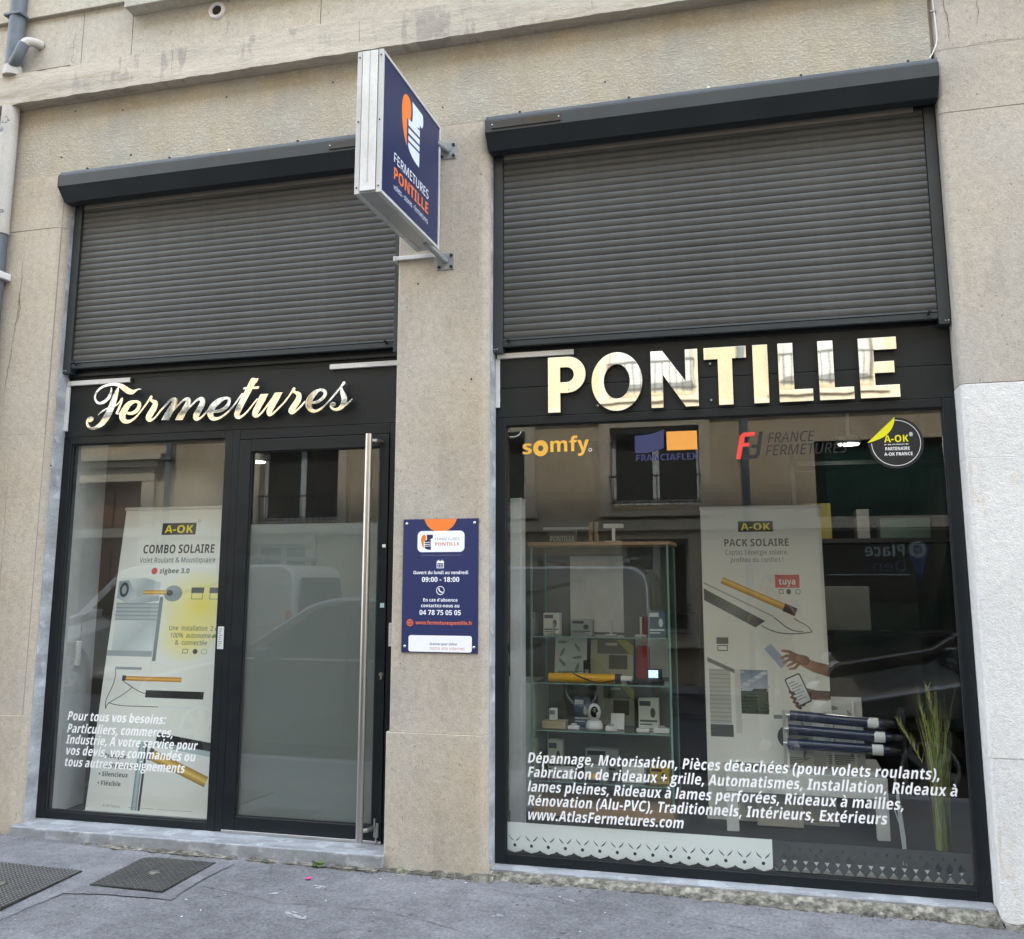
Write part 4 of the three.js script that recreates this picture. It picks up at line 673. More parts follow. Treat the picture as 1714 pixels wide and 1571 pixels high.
// posters
function standing(name, label, x0, x1, yTop, zBot, zTop, map) {
  const h = Math.hypot(yTop, zTop - zBot), a = Math.atan2(zTop - zBot, yTop), p = thing(name, label, 'banner', [(x0 + x1) / 2, 0, zBot]);
  const m = std(name + label.length, [1, 1, 1], { map, roughness: 0.6 });
  const put = (n, g, mat, uv) => { g.rotateX(a).translate((x0 + x1) / 2, 0.0, zBot); return part(p, n, g, mat, uv); };
  put('printed_sheet', new THREE.PlaneGeometry(x1 - x0, h - 0.02).translate(0, h / 2 + 0.01, 0.0012), m, true); put('backing', new THREE.BoxGeometry(x1 - x0, h - 0.02, 0.002).translate(0, h / 2 + 0.01, 0), M.white_board);
  put('top_rail', new THREE.CylinderGeometry(0.011, 0.011, x1 - x0 + 0.01, 12).rotateZ(Math.PI / 2).translate(0, h, 0.002), M.white_pvc); put('base', new THREE.BoxGeometry(x1 - x0 + 0.02, 0.018, 0.03).translate(0, 0.009, 0), M.white_pvc);
}
standing('banner_stand', 'pale printed banner with a yellow and black logo, leaning in the narrow left window', 0.160, 0.985, 1.792, -0.15, -0.35, posterLeft);
standing('banner_stand', 'pale printed banner with hands and a phone standing in the big window', 3.70, 4.40, 1.78, -0.98, -1.06, posterRight);

// display cabinet
{
  const x0 = 2.70, x1 = 3.52, z1 = -0.80, z0 = -1.18, c = thing('display_cabinet', 'glass display cabinet with a beech top in the big window', 'cabinet', [3.11, 0, -0.99]);
  std('cabinet_glass', [0.86, 0.93, 0.90], { roughness: 0, transmission: 1, thickness: 0, ior: 1.45 });
  std('glass_edge', [0.20, 0.36, 0.32], { roughness: 0.2 });
  part(c, 'top_board', bx(x0 - 0.02, x1 + 0.02, 1.552, 1.574, z0 - 0.02, z1 + 0.02, 0.004), M.beech); part(c, 'plinth', bx(x0, x1, 0, 0.06, z0, z1, 0.003), M.beech);
  for (const x of [x0, x1]) part(c, 'side_glass', bx(x - 0.003, x + 0.003, 0.061, 1.551, z0 + 0.01, z1 - 0.004), M.cabinet_glass);
  for (const x of [x0, x1]) for (const z of [z1, z0]) part(c, 'corner_post', bx(x - 0.006, x + 0.006, 0.061, 1.551, z - 0.003, z + 0.003), M.glass_edge);
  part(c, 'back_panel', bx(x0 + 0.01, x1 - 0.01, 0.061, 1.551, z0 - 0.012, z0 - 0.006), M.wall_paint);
  part(c, 'pale_board', bx(2.86, 3.20, 1.025, 1.50, z0 - 0.005, z0 - 0.001), M.white_board); part(c, 'pale_board', bx(3.27, 3.47, 0.76, 1.0, z0 - 0.005, z0 - 0.001), M.grey_white);
  for (const y of [0.19, 0.475, 0.745, 1.015]) { const s = part(c, 'shelf', bx(x0 + 0.007, x1 - 0.007, y - 0.004, y + 0.002, z0 + 0.005, z1 - 0.006), M.cabinet_glass); part(s, 'shelf_edge', bx(x0 + 0.007, x1 - 0.007, y - 0.004, y + 0.002, z1 - 0.0055, z1 - 0.003), M.glass_edge); }
}
const yS = 0.7475;
{
  std('motor_yellow', [0.80, 0.42, 0.02], { roughness: 0.35 });
  const m = thing('tube_motor', 'yellow tubular shutter motor lying on a cabinet shelf', 'motor', [3.0, yS, -0.88]);
  part(m, 'tube', cyl([2.79, yS + 0.026, -0.87], [3.19, yS + 0.026, -0.87], 0.026, 0.026, 20), M.motor_yellow); part(m, 'crown', cyl([3.19, yS + 0.027, -0.87], [3.225, yS + 0.027, -0.87], 0.028, 0.028, 12), M.black); part(m, 'head', cyl([3.225, yS + 0.026, -0.87], [3.29, yS + 0.026, -0.87], 0.02, 0.018, 12), M.white_pvc); part(m, 'cable', tube([[3.19, yS + 0.02, -0.845], [3.1, yS + 0.006, -0.82], [3.0, yS + 0.03, -0.835], [2.94, yS + 0.05, -0.86]], 0.004), M.black);
}
{
  const m = thing('control_unit', 'black control unit with a small lit screen on the cabinet shelf', 'device', [3.41, yS, -0.88]);
  part(m, 'body', bx(3.30, 3.47, yS + 0.0005, yS + 0.028, -0.93, -0.84, 0.004), M.black); part(m, 'screen_housing', bx(3.375, 3.462, yS + 0.0285, yS + 0.088, -0.90, -0.88, 0.004), M.black); part(m, 'screen', rectPlane(3.384, 3.440, yS + 0.036, yS + 0.080, -0.8795), std('screen_glow', [0.3, 0.4, 0.5], { emissive: new THREE.Color(0.45, 0.62, 0.8), emissiveIntensity: 0.7 }));
}
std('paper', [0.66, 0.69, 0.68], { map: canvasTex(256, 360, (c) => { c.fillStyle = '#dfe3e1'; c.fillRect(0, 0, 256, 360); c.fillStyle = '#9aa3a3'; for (let i = 0; i < 6; i++) { c.beginPath(); c.ellipse(60 + (i % 2) * 120, 60 + i * 42, 40, 12, i, 0, 7); c.fill(); } c.fillStyle = '#555'; for (let i = 0; i < 5; i++) c.fillRect(20, 300 + i * 10, 200 - i * 20, 4); }), roughness: 0.7 });
std('brochure', [0.62, 0.60, 0.52], { map: canvasTex(256, 256, (c) => { c.fillStyle = '#cfcdbf'; c.fillRect(0, 0, 256, 256); c.fillStyle = '#8a8677'; c.fillRect(40, 0, 216, 90); c.fillStyle = '#c9c26a'; c.beginPath(); c.moveTo(150, 0); c.lineTo(256, 110); c.lineTo(256, 40); c.lineTo(210, 0); c.fill(); c.fillStyle = '#6b6656'; c.fillRect(110, 100, 110, 90); c.fillStyle = '#e7e4d6'; c.fillRect(90, 20, 70, 16); }), roughness: 0.6 });
const leaf = (name, label, x0, x1, y0, h, z, mat) => { const g = new THREE.BoxGeometry(x1 - x0, h, 0.004).rotateX(-0.14).translate((x0 + x1) / 2, y0 + h / 2 + 0.002, z); lone(name, g, mat, label, 'leaflet', null, null, true); };
leaf('leaflet', 'pale technical leaflet leaning behind the yellow motor', 2.785, 2.985, yS, 0.262, -1.06, M.paper);
leaf('brochure', 'beige and yellow brochure leaning in the display cabinet', 3.005, 3.27, yS, 0.235, -1.08, M.brochure);
leaf('brochure', 'grey brochure leaning on the lower cabinet shelf behind the dome camera', 3.045, 3.27, 0.4775, 0.24, -1.08, std('brochure_b', [0.40, 0.39, 0.37], { map: M.brochure.map, roughness: 0.6 }));
lone('red_box', bx(3.29, 3.365, yS + 0.0005, yS + 0.20, -1.14, -1.06, 0.006), std('red_card', [0.30, 0.035, 0.03], { roughness: 0.6 }), 'upright dark red box at the back of the cabinet shelf', 'box');
{
  const r = thing('remote_control', 'slim black remote control standing in the display cabinet', 'remote', [2.995, yS, -0.95]);
  part(r, 'body', bx(2.985, 3.028, yS + 0.0005, yS + 0.125, -0.956, -0.94, 0.006), M.black); part(r, 'buttons', bx(2.994, 3.019, yS + 0.03, yS + 0.07, -0.941, -0.938, 0.002), M.galvanised);
}
const yT = 0.4775;
{
  const m = thing('dome_camera', 'white round-headed security camera on the lower cabinet shelf', 'camera', [3.06, yT, -0.87]);
  part(m, 'base', new THREE.LatheGeometry([[0, 0], [0.05, 0], [0.052, 0.02], [0.046, 0.045], [0.034, 0.056], [0, 0.056]].map((p) => new THREE.Vector2(...p)), 24).translate(3.06, yT + 0.0005, -0.87), M.white_pvc);
  part(m, 'head', new THREE.SphereGeometry(0.042, 24, 16).scale(0.95, 1.25, 0.95).translate(3.06, yT + 0.10, -0.87), M.white_pvc); part(m, 'lens_band', new THREE.SphereGeometry(0.034, 20, 14).scale(0.8, 1.1, 0.9).translate(3.064, yT + 0.104, -0.855), M.solar_cell); part(m, 'lens', cyl([3.085, yT + 0.095, -0.842], [3.094, yT + 0.094, -0.832], 0.012, 0.012, 14), M.white_pvc);
}
{
  const b = thing('sensor_display', 'small white motion sensor on a pale wooden block', 'sensor', [2.82, yT, -0.88]);
  part(b, 'block', bx(2.75, 2.89, yT + 0.0005, yT + 0.045, -0.93, -0.85, 0.003), std('ply', [0.45, 0.37, 0.24], { roughness: 0.7 })); part(b, 'sensor', bx(2.785, 2.835, yT + 0.0455, yT + 0.115, -0.905, -0.87, 0.008), M.white_pvc); part(b, 'sensor_window', bx(2.792, 2.824, yT + 0.08, yT + 0.104, -0.8705, -0.868, 0.002), M.galvanised);
}
{
  const k = thing('keypad', 'white keypad with nine grey keys on the cabinet shelf', 'keypad', [3.19, yT, -0.92]);
  part(k, 'plate', new THREE.BoxGeometry(0.078, 0.09, 0.012).rotateX(-0.2).translate(3.19, yT + 0.046, -0.93), M.white_board); for (let i = 0; i < 9; i++) part(k, 'key', new THREE.CylinderGeometry(0.007, 0.007, 0.006, 10).rotateX(Math.PI / 2 - 0.2).translate(3.168 + (i % 3) * 0.022, yT + 0.026 + Math.floor(i / 3) * 0.022, -0.927 + 0.0 - Math.floor(i / 3) * 0.0045 + 0.004), M.galvanised);
}
[[2.905, 0.07, 'left of the dome camera'], [3.13, 0.065, 'right of the dome camera'], [3.31, 0.075, 'near the middle right of the lower shelf'], [3.41, 0.09, 'at the right end of the lower shelf']].forEach(([x, w, where], i) => { const g = thing('small_fitting', 'small white plastic fitting ' + where, 'fitting', [x, yT, -0.86]); part(g, 'body', bx(x, x + w, yT + 0.0005, yT + 0.022 + 0.006 * (i % 2), -0.885, -0.84, 0.006), M.white_pvc); part(g, 'clip', bx(x + w * 0.3, x + w * 0.72, yT + 0.0225 + 0.006 * (i % 2), yT + 0.034 + 0.006 * (i % 2), -0.875, -0.85, 0.004), i % 2 ? M.galvanised : M.white_board); });
[[2.80, 'left'], [3.0, 'middle'], [3.22, 'right']].forEach(([x, s], i) => { const y = 0.1925, g = thing('spare_part', 'pale spare part box on the ' + s + ' of the bottom cabinet shelf', 'spare part', [x, y, -0.88]); part(g, 'box', bx(x, x + 0.13, y + 0.0005, y + 0.06 + 0.02 * i, -0.95, -0.86, 0.005), i === 1 ? M.grey_white : M.white_board); part(g, 'label_strip', bx(x + 0.02, x + 0.09, y + 0.015, y + 0.04, -0.8595, -0.858), i === 1 ? M.vinyl_yellow : M.galvanised); });
[[2.78, 'left'], [3.13, 'middle'], [3.31, 'right']].forEach(([x, s], i) => { const y = 1.0175, g = thing('spare_part', 'small metal shutter bracket on the ' + s + ' of the upper cabinet shelf', 'bracket', [x, y, -0.9]); part(g, 'foot', bx(x, x + 0.07, y + 0.0005, y + 0.012, -0.92, -0.87, 0.002), M.steel); part(g, 'upright', bx(x + 0.028, x + 0.042, y + 0.0125, y + 0.075 + i * 0.02, -0.905, -0.885, 0.002), M.steel); });

// more stock in and on the cabinet
const pack = (key, bg, fg) => std(key, [1, 1, 1], { roughness: 0.55, map: canvasTex(128, 96, (c) => { c.fillStyle = bg; c.fillRect(0, 0, 128, 96); c.fillStyle = fg; c.fillRect(8, 8, 70, 16); c.fillRect(8, 70, 110, 6); c.fillRect(8, 82, 80, 4); c.beginPath(); c.arc(92, 46, 16, 0, 7); c.fill(); }) });
const packs = [pack('pack_white', '#dcdcd6', '#5a6266'), pack('pack_grey', '#9aa0a0', '#2a2d30'), pack('pack_yellow', '#c9a63a', '#3a3420'), pack('pack_blue', '#5b7086', '#dfe4e8')];
const stock = (label, x, y, w, h, d, z, k) => { const g = bx(x, x + w, y + 0.0006, y + h, z - d, z, 0.002, 1); const uv = g.attributes.uv, p = g.attributes.position; for (let i = 0; i < p.count; i++) uv.setXY(i, (p.getX(i) - x) / w, (p.getY(i) - y) / h); lone('product_box', g, packs[k], label, 'box', null, null, true); };
stock('white product box at the left end of the upper cabinet shelf', 2.73, 1.0172, 0.10, 0.13, 0.08, -0.98, 0); stock('grey product box behind the small bracket on the upper shelf', 2.90, 1.0172, 0.13, 0.09, 0.08, -1.0, 1); stock('blue product box at the right end of the upper cabinet shelf', 3.38, 1.0172, 0.10, 0.15, 0.08, -0.98, 3);
stock('yellow product box at the right end of the bottom cabinet shelf', 3.38, 0.1922, 0.11, 0.09, 0.09, -0.88, 2); stock('tall white product box at the back of the bottom cabinet shelf', 2.74, 0.1922, 0.09, 0.19, 0.06, -1.04, 0); stock('flat grey product box at the back of the bottom cabinet shelf', 2.97, 0.1922, 0.20, 0.15, 0.06, -1.05, 1); stock('white carton standing at the back of the lower cabinet shelf', 3.30, 0.4772, 0.12, 0.17, 0.06, -1.03, 0); stock('blue carton standing at the back left of the lower cabinet shelf', 2.90, 0.4772, 0.10, 0.16, 0.05, -1.06, 3);
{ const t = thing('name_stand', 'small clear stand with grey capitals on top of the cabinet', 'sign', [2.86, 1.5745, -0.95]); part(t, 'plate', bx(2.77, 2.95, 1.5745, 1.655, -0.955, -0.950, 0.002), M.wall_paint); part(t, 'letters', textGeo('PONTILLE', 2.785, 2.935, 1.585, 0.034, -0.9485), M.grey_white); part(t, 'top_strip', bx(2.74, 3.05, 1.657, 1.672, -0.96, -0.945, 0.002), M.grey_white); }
[[3.04, 'left'], [3.075, 'right']].forEach(([x, s]) => lone('sample_tube', cyl([x, 1.5745, -0.95], [x, 1.70, -0.95], 0.012, 0.012, 14), M.beech, s + ' of two short brown tubes standing on the cabinet', 'tube', 'short tubes on the cabinet'));
{ const t = thing('metal_bracket', 'bright metal hinge bracket standing on top of the cabinet', 'bracket', [3.19, 1.5745, -0.9]); part(t, 'foot', bx(3.14, 3.24, 1.5745, 1.582, -0.93, -0.87, 0.002), M.steel); part(t, 'upright', bx(3.18, 3.20, 1.582, 1.66, -0.91, -0.89, 0.002), M.steel); part(t, 'cap', bx(3.13, 3.25, 1.66, 1.685, -0.92, -0.88, 0.003), M.white_pvc); }
[[3.05, 0.1925, 'bottom shelf'], [3.30, 0.7475, 'middle shelf']].forEach(([x, y, s]) => lone('cable_coil', mergeGeometries([0, 1, 2].map((k) => new THREE.TorusGeometry(0.035 + 0.003 * k, 0.0035, 6, 26).rotateX(Math.PI / 2).translate(x + 0.003 * k, y + 0.005 + 0.006 * k, -0.835))), M.black, 'coiled black cable on the ' + s + ' of the cabinet', 'cable'));
// pale board along the window foot
lone('window_board', bx(4.06, 4.918, -0.0035, 0.012, -0.200, -0.062, 0.003), M.white_board, 'pale board along the window foot behind the dark lambrequin', 'board');

// low table with the demonstration tubes
{
  const t = thing('low_table', 'low white table carrying the navy roller tubes', 'table', [4.22, 0, -0.95]);
  part(t, 'table_top', bx(3.81, 4.65, 0.205, 0.315, -1.28, -0.72, 0.004), M.white_board);
  for (const x of [3.812, 4.583]) for (const z of [-0.774, -1.272]) part(t, 'leg', bx(x, x + 0.065, 0, 0.2045, z - 0.004, z + 0.051, 0.003), M.white_board);
}
lone('white_crate', bx(3.97, 4.22, 0.0, 0.175, -1.15, -0.88, 0.006), M.white_board, 'white box standing under the low table', 'box');
std('navy_tube', [0.012, 0.024, 0.070], { roughness: 0.22, clearcoat: 0.5 }); std('clear_rack', [0.75, 0.75, 0.72], { roughness: 0.2 }); std('sample_card', [0.78, 0.75, 0.72], { map: M.paper.map, roughness: 0.7 });
{
  const r = thing('sample_rack', 'display rack with sample boards holding navy roller tubes on the low table', 'rack', [4.40, 0.316, -0.86]);
  part(r, 'sample_board', new THREE.BoxGeometry(0.21, 0.38, 0.006).rotateX(-0.18).translate(4.46, 0.505, -0.99), M.sample_card, true); part(r, 'sample_board', new THREE.BoxGeometry(0.17, 0.30, 0.006).rotateY(0.35).rotateX(-0.16).translate(4.21, 0.467, -0.93), M.sample_card, true);
  for (const x of [4.395, 4.515]) part(r, 'rack_strip', new THREE.BoxGeometry(0.014, 0.36, 0.008).rotateX(-0.18).translate(x, 0.497, -0.975), M.clear_rack);
  part(r, 'upright', bx(4.742, 4.772, 0.316, 0.66, -0.88, -0.85, 0.003), M.black);  part(r, 'foot', bx(4.62, 4.78, 0.316, 0.326, -0.93, -0.80, 0.002), M.black); part(r, 'upright', bx(4.145, 4.160, 0.316, 0.62, -0.88, -0.86, 0.003), M.clear_rack);
}
[[4.17, 4.71, 0.605, 0.575, -0.842, 'uppermost'], [4.16, 4.75, 0.530, 0.505, -0.835, 'middle'], [4.15, 4.735, 0.455, 0.440, -0.828, 'lowest']].forEach(([x0, x1, ya, yb, z, n]) => {
  const t = thing('roller_tube', n + ' of the three navy roller tubes on the low table rack', 'tube', [(x0 + x1) / 2, Math.min(ya, yb) - 0.02, z], 'navy tubes on the rack');
  part(t, 'tube', cyl([x0, ya, z], [x1 - 0.06, yb, z], 0.028, 0.028, 20), M.navy_tube); part(t, 'motor_head', cyl([x1 - 0.06, yb, z], [x1, yb - 0.002, z], 0.022, 0.020, 14), M.black); part(t, 'end_pin', cyl([x0 - 0.022, ya + 0.001, z], [x0, ya, z], 0.014, 0.014, 10), M.steel);
  const u = 0.80, lx = x0 + (x1 - x0) * u, ly = ya + (yb - ya) * u * 1.1; part(t, 'paper_label', cyl([lx - 0.028, ly + 0.0002, z], [lx + 0.028, ly - 0.001, z], 0.0286, 0.0286, 20, true), M.vinyl_white);
});
[0, 1, 2, 3].forEach((i) => lone('material_sample', new THREE.BoxGeometry(0.05, 0.010, 0.16).rotateY(0.7).translate(3.86 + i * 0.055, 0.321, -0.86), [M.white_board, M.black, M.galvanised, M.beech][i], ['white', 'black', 'grey', 'brown'][i] + ' shutter slat sample lying on the low table', 'sample', 'slat samples on the low table'));
// office chair further in
{
  const c = thing('office_chair', 'black office chair in the dark room between cabinet and banner', 'chair', [3.42, 0, -2.0]);
  part(c, 'seat', bx(3.18, 3.66, 0.44, 0.52, -2.24, -1.78, 0.035, 3), M.black); part(c, 'backrest', bx(3.22, 3.62, 0.58, 1.14, -1.80, -1.74, 0.028, 3), M.black); part(c, 'column', cyl([3.42, 0.10, -2.0], [3.42, 0.44, -2.0], 0.03), M.black); part(c, 'back_bar', bx(3.39, 3.45, 0.46, 0.66, -1.742, -1.722, 0.004), M.black);
  for (let k = 0; k < 5; k++) { const a = k * 1.2566; part(c, 'foot', cyl([3.42, 0.1, -2.0], [3.42 + 0.3 * Math.cos(a), 0.05, -2.0 + 0.3 * Math.sin(a)], 0.022, 0.016, 8), M.black); }
  for (const x of [3.14, 3.70]) part(c, 'armrest', tube([[x, 0.46, -1.9], [x, 0.66, -1.9], [x, 0.68, -1.98], [x, 0.68, -2.14]], 0.018, 20, 8), M.black);
}
{ // wall shelf with stock at the back right
  const s = thing('stock_shelf', 'dark shelf unit at the back right of the room', 'shelf', [4.9, 0, -2.6]);
  for (const x of [4.28, 5.4]) part(s, 'upright', bx(x, x + 0.03, 0, 2.3, -3.0, -2.6), M.black); for (const y of [0.3, 0.95, 1.62, 2.2]) part(s, 'board', bx(4.311, 5.399, y, y + 0.03, -3.0, -2.6), M.black);
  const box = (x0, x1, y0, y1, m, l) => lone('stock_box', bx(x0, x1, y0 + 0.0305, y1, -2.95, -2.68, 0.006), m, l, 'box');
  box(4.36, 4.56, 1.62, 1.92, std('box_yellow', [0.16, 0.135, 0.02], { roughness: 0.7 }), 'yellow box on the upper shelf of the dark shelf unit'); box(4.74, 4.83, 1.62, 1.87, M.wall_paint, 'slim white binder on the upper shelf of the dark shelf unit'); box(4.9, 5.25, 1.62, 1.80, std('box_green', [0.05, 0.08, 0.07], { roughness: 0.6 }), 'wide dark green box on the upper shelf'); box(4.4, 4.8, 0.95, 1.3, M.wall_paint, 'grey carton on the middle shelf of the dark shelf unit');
}
// lambrequins: cut sheet metal standing behind the glass
{
  const W = 1.3, n = 15, p = W / n, x0 = 2.752, z = -0.045, s = new THREE.Shape(); s.moveTo(x0, 0.139); s.lineTo(x0, 0.012);
  for (let i = 0; i < n; i++) { const a = x0 + i * p; s.quadraticCurveTo(a + p * 0.10, 0.004, a + p * 0.30, 0.001); s.lineTo(a + p * 0.5, -0.006 + 0.001); s.lineTo(a + p * 0.70, 0.001); s.quadraticCurveTo(a + p * 0.90, 0.004, a + p, 0.014); }
  s.lineTo(x0 + W, 0.139);
  for (let i = 0; i < n; i++) { const c = x0 + (i + 0.5) * p, h = new THREE.Path(); h.absarc(c, 0.030, 0.0085, 0, Math.PI * 2); s.holes.push(h);
    for (const k of [-1, 1]) { const w = new THREE.Path(); w.moveTo(c + k * 0.032, 0.083); w.bezierCurveTo(c + k * 0.031, 0.066, c + k * 0.020, 0.056, c + k * 0.006, 0.050); w.bezierCurveTo(c + k * 0.012, 0.066, c + k * 0.026, 0.066, c + k * 0.032, 0.083); s.holes.push(w); } }
  lone('lambrequin', ext(s, 0.003, 0, 8).translate(0, 0, z), std('lambrequin_white', [0.78, 0.80, 0.79], { roughness: 0.5 }), 'white scalloped metal lambrequin with cut-out motifs at the window foot', 'lambrequin');
}
{
  const W = 0.862, n = 18, p = W / n, x0 = 4.056, z = -0.045, s = new THREE.Shape(); s.moveTo(x0, 0.136); s.lineTo(x0, 0.030);
  for (let i = 0; i < n; i++) { s.lineTo(x0 + (i + 0.5) * p, 0.001); s.lineTo(x0 + (i + 1) * p, 0.030); } s.lineTo(x0 + W, 0.136);
  for (let i = 0; i < n; i++) { const c = x0 + (i + (i === n - 1 ? 0.5 : 1)) * p; if (i === n - 1) continue; const d = (y, w, h) => { const q = new THREE.Path(); q.moveTo(c, y - h); q.lineTo(c + w, y); q.lineTo(c, y + h); q.lineTo(c - w, y); s.holes.push(q); }; d(0.062, p * 0.36, 0.027); if (i < n - 1) { const q = new THREE.Path(), e = c - p / 2; q.moveTo(e, 0.094); q.lineTo(e + 0.006, 0.104); q.lineTo(e, 0.114); q.lineTo(e - 0.006, 0.104); s.holes.push(q); } }
  lone('lambrequin', ext(s, 0.003, 0, 4).translate(0, 0, z), std('lambrequin_dark', [0.050, 0.053, 0.053], { roughness: 0.5 }), 'dark grey metal lambrequin with diamond cut-outs at the window foot', 'lambrequin');
}
// ornamental grass in the right corner of the window
{
  const t = thing('ornamental_grass', 'tall artificial grass bunch in the right corner of the big window', 'plant', [4.83, 0, -0.22]);
  const gm = [std('blade_green', [0.22, 0.33, 0.09], { roughness: 0.6, side: THREE.DoubleSide }), std('blade_olive', [0.40, 0.39, 0.13], { roughness: 0.6, side: THREE.DoubleSide }), std('blade_brown', [0.24, 0.12, 0.07], { roughness: 0.6, side: THREE.DoubleSide })];
  for (let k = 0; k < 210; k++) {
    const a = rr(0, 6.28), r0 = rr(0, 0.035), h = rr(0.45, 0.92), lean = rr(0.01, 0.13) * h, c = rr(0, 6.28), pos = [], idx = [], w0 = rr(0.0016, 0.0032), N = 7;
    for (let i = 0; i <= N; i++) { const q = i / N, w = w0 * (1 - q * 0.92), bx_ = 4.83 + r0 * Math.cos(a) + lean * Math.cos(c) * q * q, bz = -0.22 + r0 * Math.sin(a) + lean * Math.sin(c) * q * q * 0.8, y = h * q * (1 - 0.06 * q * q); pos.push(bx_ - w * Math.cos(a + 1), y, bz - w * Math.sin(a + 1), bx_ + w * Math.cos(a + 1), y, bz + w * Math.sin(a + 1)); if (i < N) idx.push(2 * i, 2 * i + 1, 2 * i + 2, 2 * i + 1, 2 * i + 3, 2 * i + 2); }
    const g = new THREE.BufferGeometry(); g.setAttribute('position', new THREE.Float32BufferAttribute(pos, 3)); g.setIndex(idx); g.computeVertexNormals(); part(t, 'blade', g, gm[k % 7 === 0 ? 2 : k % 4 === 0 ? 1 : 0]);
  }
  for (const [x, y, dx] of [[4.77, 0.74, -0.03], [4.80, 0.84, 0.01], [4.66, 0.68, -0.16]]) { for (let q = 0; q < 26; q++) { const u = q / 26, X = 4.83 + dx * (0.45 + 0.55 * u) + (x - 4.83 - dx) * u, Y = y - 0.19 + 0.19 * u; part(t, 'seed_head', new THREE.CylinderGeometry(0.0003, 0.0016, 0.05, 4).translate(0, 0.025, 0).rotateZ(rr(-0.45, 0.45) - dx).rotateX(rr(-0.4, 0.4)).translate(X + rr(-0.004, 0.004), Y, -0.215 + rr(-0.004, 0.004)), gm[1]); } }
  part(t, 'pot', new THREE.CylinderGeometry(0.075, 0.06, 0.10, 20).translate(4.83, 0.05, -0.22), M.black);
}
{
  const t = thing('dried_stems', 'tied bundle of pale dried stems beside the ornamental grass', 'plant', [4.66, 0, -0.3]);
  for (let k = 0; k < 9; k++) part(t, 'stem', tube([[4.665 + rr(-0.012, 0.012), 0.0, -0.3 + rr(-0.01, 0.01)], [4.66 + rr(-0.01, 0.01), 0.16, -0.3], [4.645 + rr(-0.02, 0.02), rr(0.24, 0.44), -0.3 + rr(-0.02, 0.02)]], 0.0028, 10, 5), M.grey_white);
}

// ---------------------------------------------------------------- pipes and cables on the facade
std('pipe_grey', [0.14, 0.165, 0.19], { map: per(T.dust, 0.3), roughness: 0.6 });
std('pipe_paint', [0.62, 0.58, 0.52], { map: per(T.stone, 0.7), roughness: 0.7 });
{
  const p = thing('downpipe', 'slate grey rainwater pipe on the upper wall, standing on the string course', 'pipe', [-0.475, 4.54, 0.225]);
  part(p, 'pipe', cyl([-0.475, 4.60, 0.222], [-0.475, 5.6, 0.222], 0.050, 0.050, 24), M.pipe_grey); part(p, 'collar', cyl([-0.475, 4.541, 0.222], [-0.475, 4.606, 0.222], 0.058, 0.054, 24), M.pipe_paint);
  part(p, 'branch', tube([[-0.455, 4.61, 0.245], [-0.41, 4.645, 0.262], [-0.385, 4.70, 0.262], [-0.372, 4.735, 0.258]], 0.034, 20, 16), M.pipe_grey); part(p, 'branch_socket', tube([[-0.374, 4.728, 0.259], [-0.362, 4.753, 0.245], [-0.335, 4.765, 0.205], [-0.32, 4.765, 0.165]], 0.029, 16, 16), M.pipe_paint);
  part(p, 'clamp', bx(-0.54, -0.41, 4.95, 4.968, 0.197, 0.275, 0.004), M.pipe_grey);
}
{
  const p = thing('downpipe', 'chipped cream rainwater pipe down the left edge below the string course', 'pipe', [-0.478, -0.05, 0.21]);
  part(p, 'pipe', cyl([-0.478, 3.50, 0.205], [-0.478, 4.334, 0.205], 0.052, 0.052, 28), M.pipe_paint); part(p, 'lower_pipe', cyl([-0.482, -0.05, 0.205], [-0.482, 3.505, 0.205], 0.050, 0.050, 24), M.pipe_grey); part(p, 'joint_ring', cyl([-0.479, 3.485, 0.205], [-0.479, 3.52, 0.205], 0.0555, 0.0555, 28), M.pipe_paint);
  part(p, 'clamp', bx(-0.55, -0.41, 3.19, 3.235, 0.152, 0.268, 0.006), M.white_pvc);
  for (const [y, a, w, h] of [[4.225, 1.35, 0.034, 0.03], [4.165, 1.75, 0.022, 0.022], [3.62, 0.85, 0.018, 0.016]]) { // bare patches where the paint has flaked off: thin raised flakes' beds
    const s = new THREE.Shape(), n = 14; for (let k = 0; k < n; k++) { const q = k / n * Math.PI * 2, r = 0.75 + 0.35 * Math.sin(q * 3 + y * 9) * Math.cos(q * 2 + 1); s[k ? 'lineTo' : 'moveTo'](w * r * Math.cos(q), h * r * Math.sin(q)); }
    const g = new THREE.ShapeGeometry(s), P = g.attributes.position; for (let i = 0; i < P.count; i++) { const b = a - P.getX(i) / 0.0525; P.setXYZ(i, -0.478 + 0.0525 * Math.cos(b), y + P.getY(i), 0.205 + 0.0525 * Math.sin(b)); } g.computeVertexNormals(); part(p, 'flaked_patch', g, M.pipe_grey);
  }
}
lone('cable', tube([[-0.575, 5.4, 0.18], [-0.572, 5.0, 0.185], [-0.566, 4.75, 0.19], [-0.556, 4.545, 0.20]], 0.004, 24, 6), M.pipe_paint, 'thin cream cable hanging beside the slate grey pipe', 'cable');
{
  const c = thing('cable', 'thin white cable looping down the crack above the wide shutter box', 'cable', [4.985, 3.86, 0.16]);
  part(c, 'cable', tube([[4.986, 5.0, 0.158], [4.984, 4.4, 0.160], [4.997, 4.05, 0.162], [4.996, 3.96, 0.165], [4.976, 3.905, 0.170], [4.955, 3.868, 0.175]], 0.0032, 40, 6), M.white_pvc); part(c, 'clip', bx(4.978, 5.004, 4.12, 4.13, 0.152, 0.166, 0.002), M.galvanised);
}
part(building, 'expansion_joint', bx(4.9695, 4.9848, 3.93, 5.58, -0.05, 0.128), M.mortar);
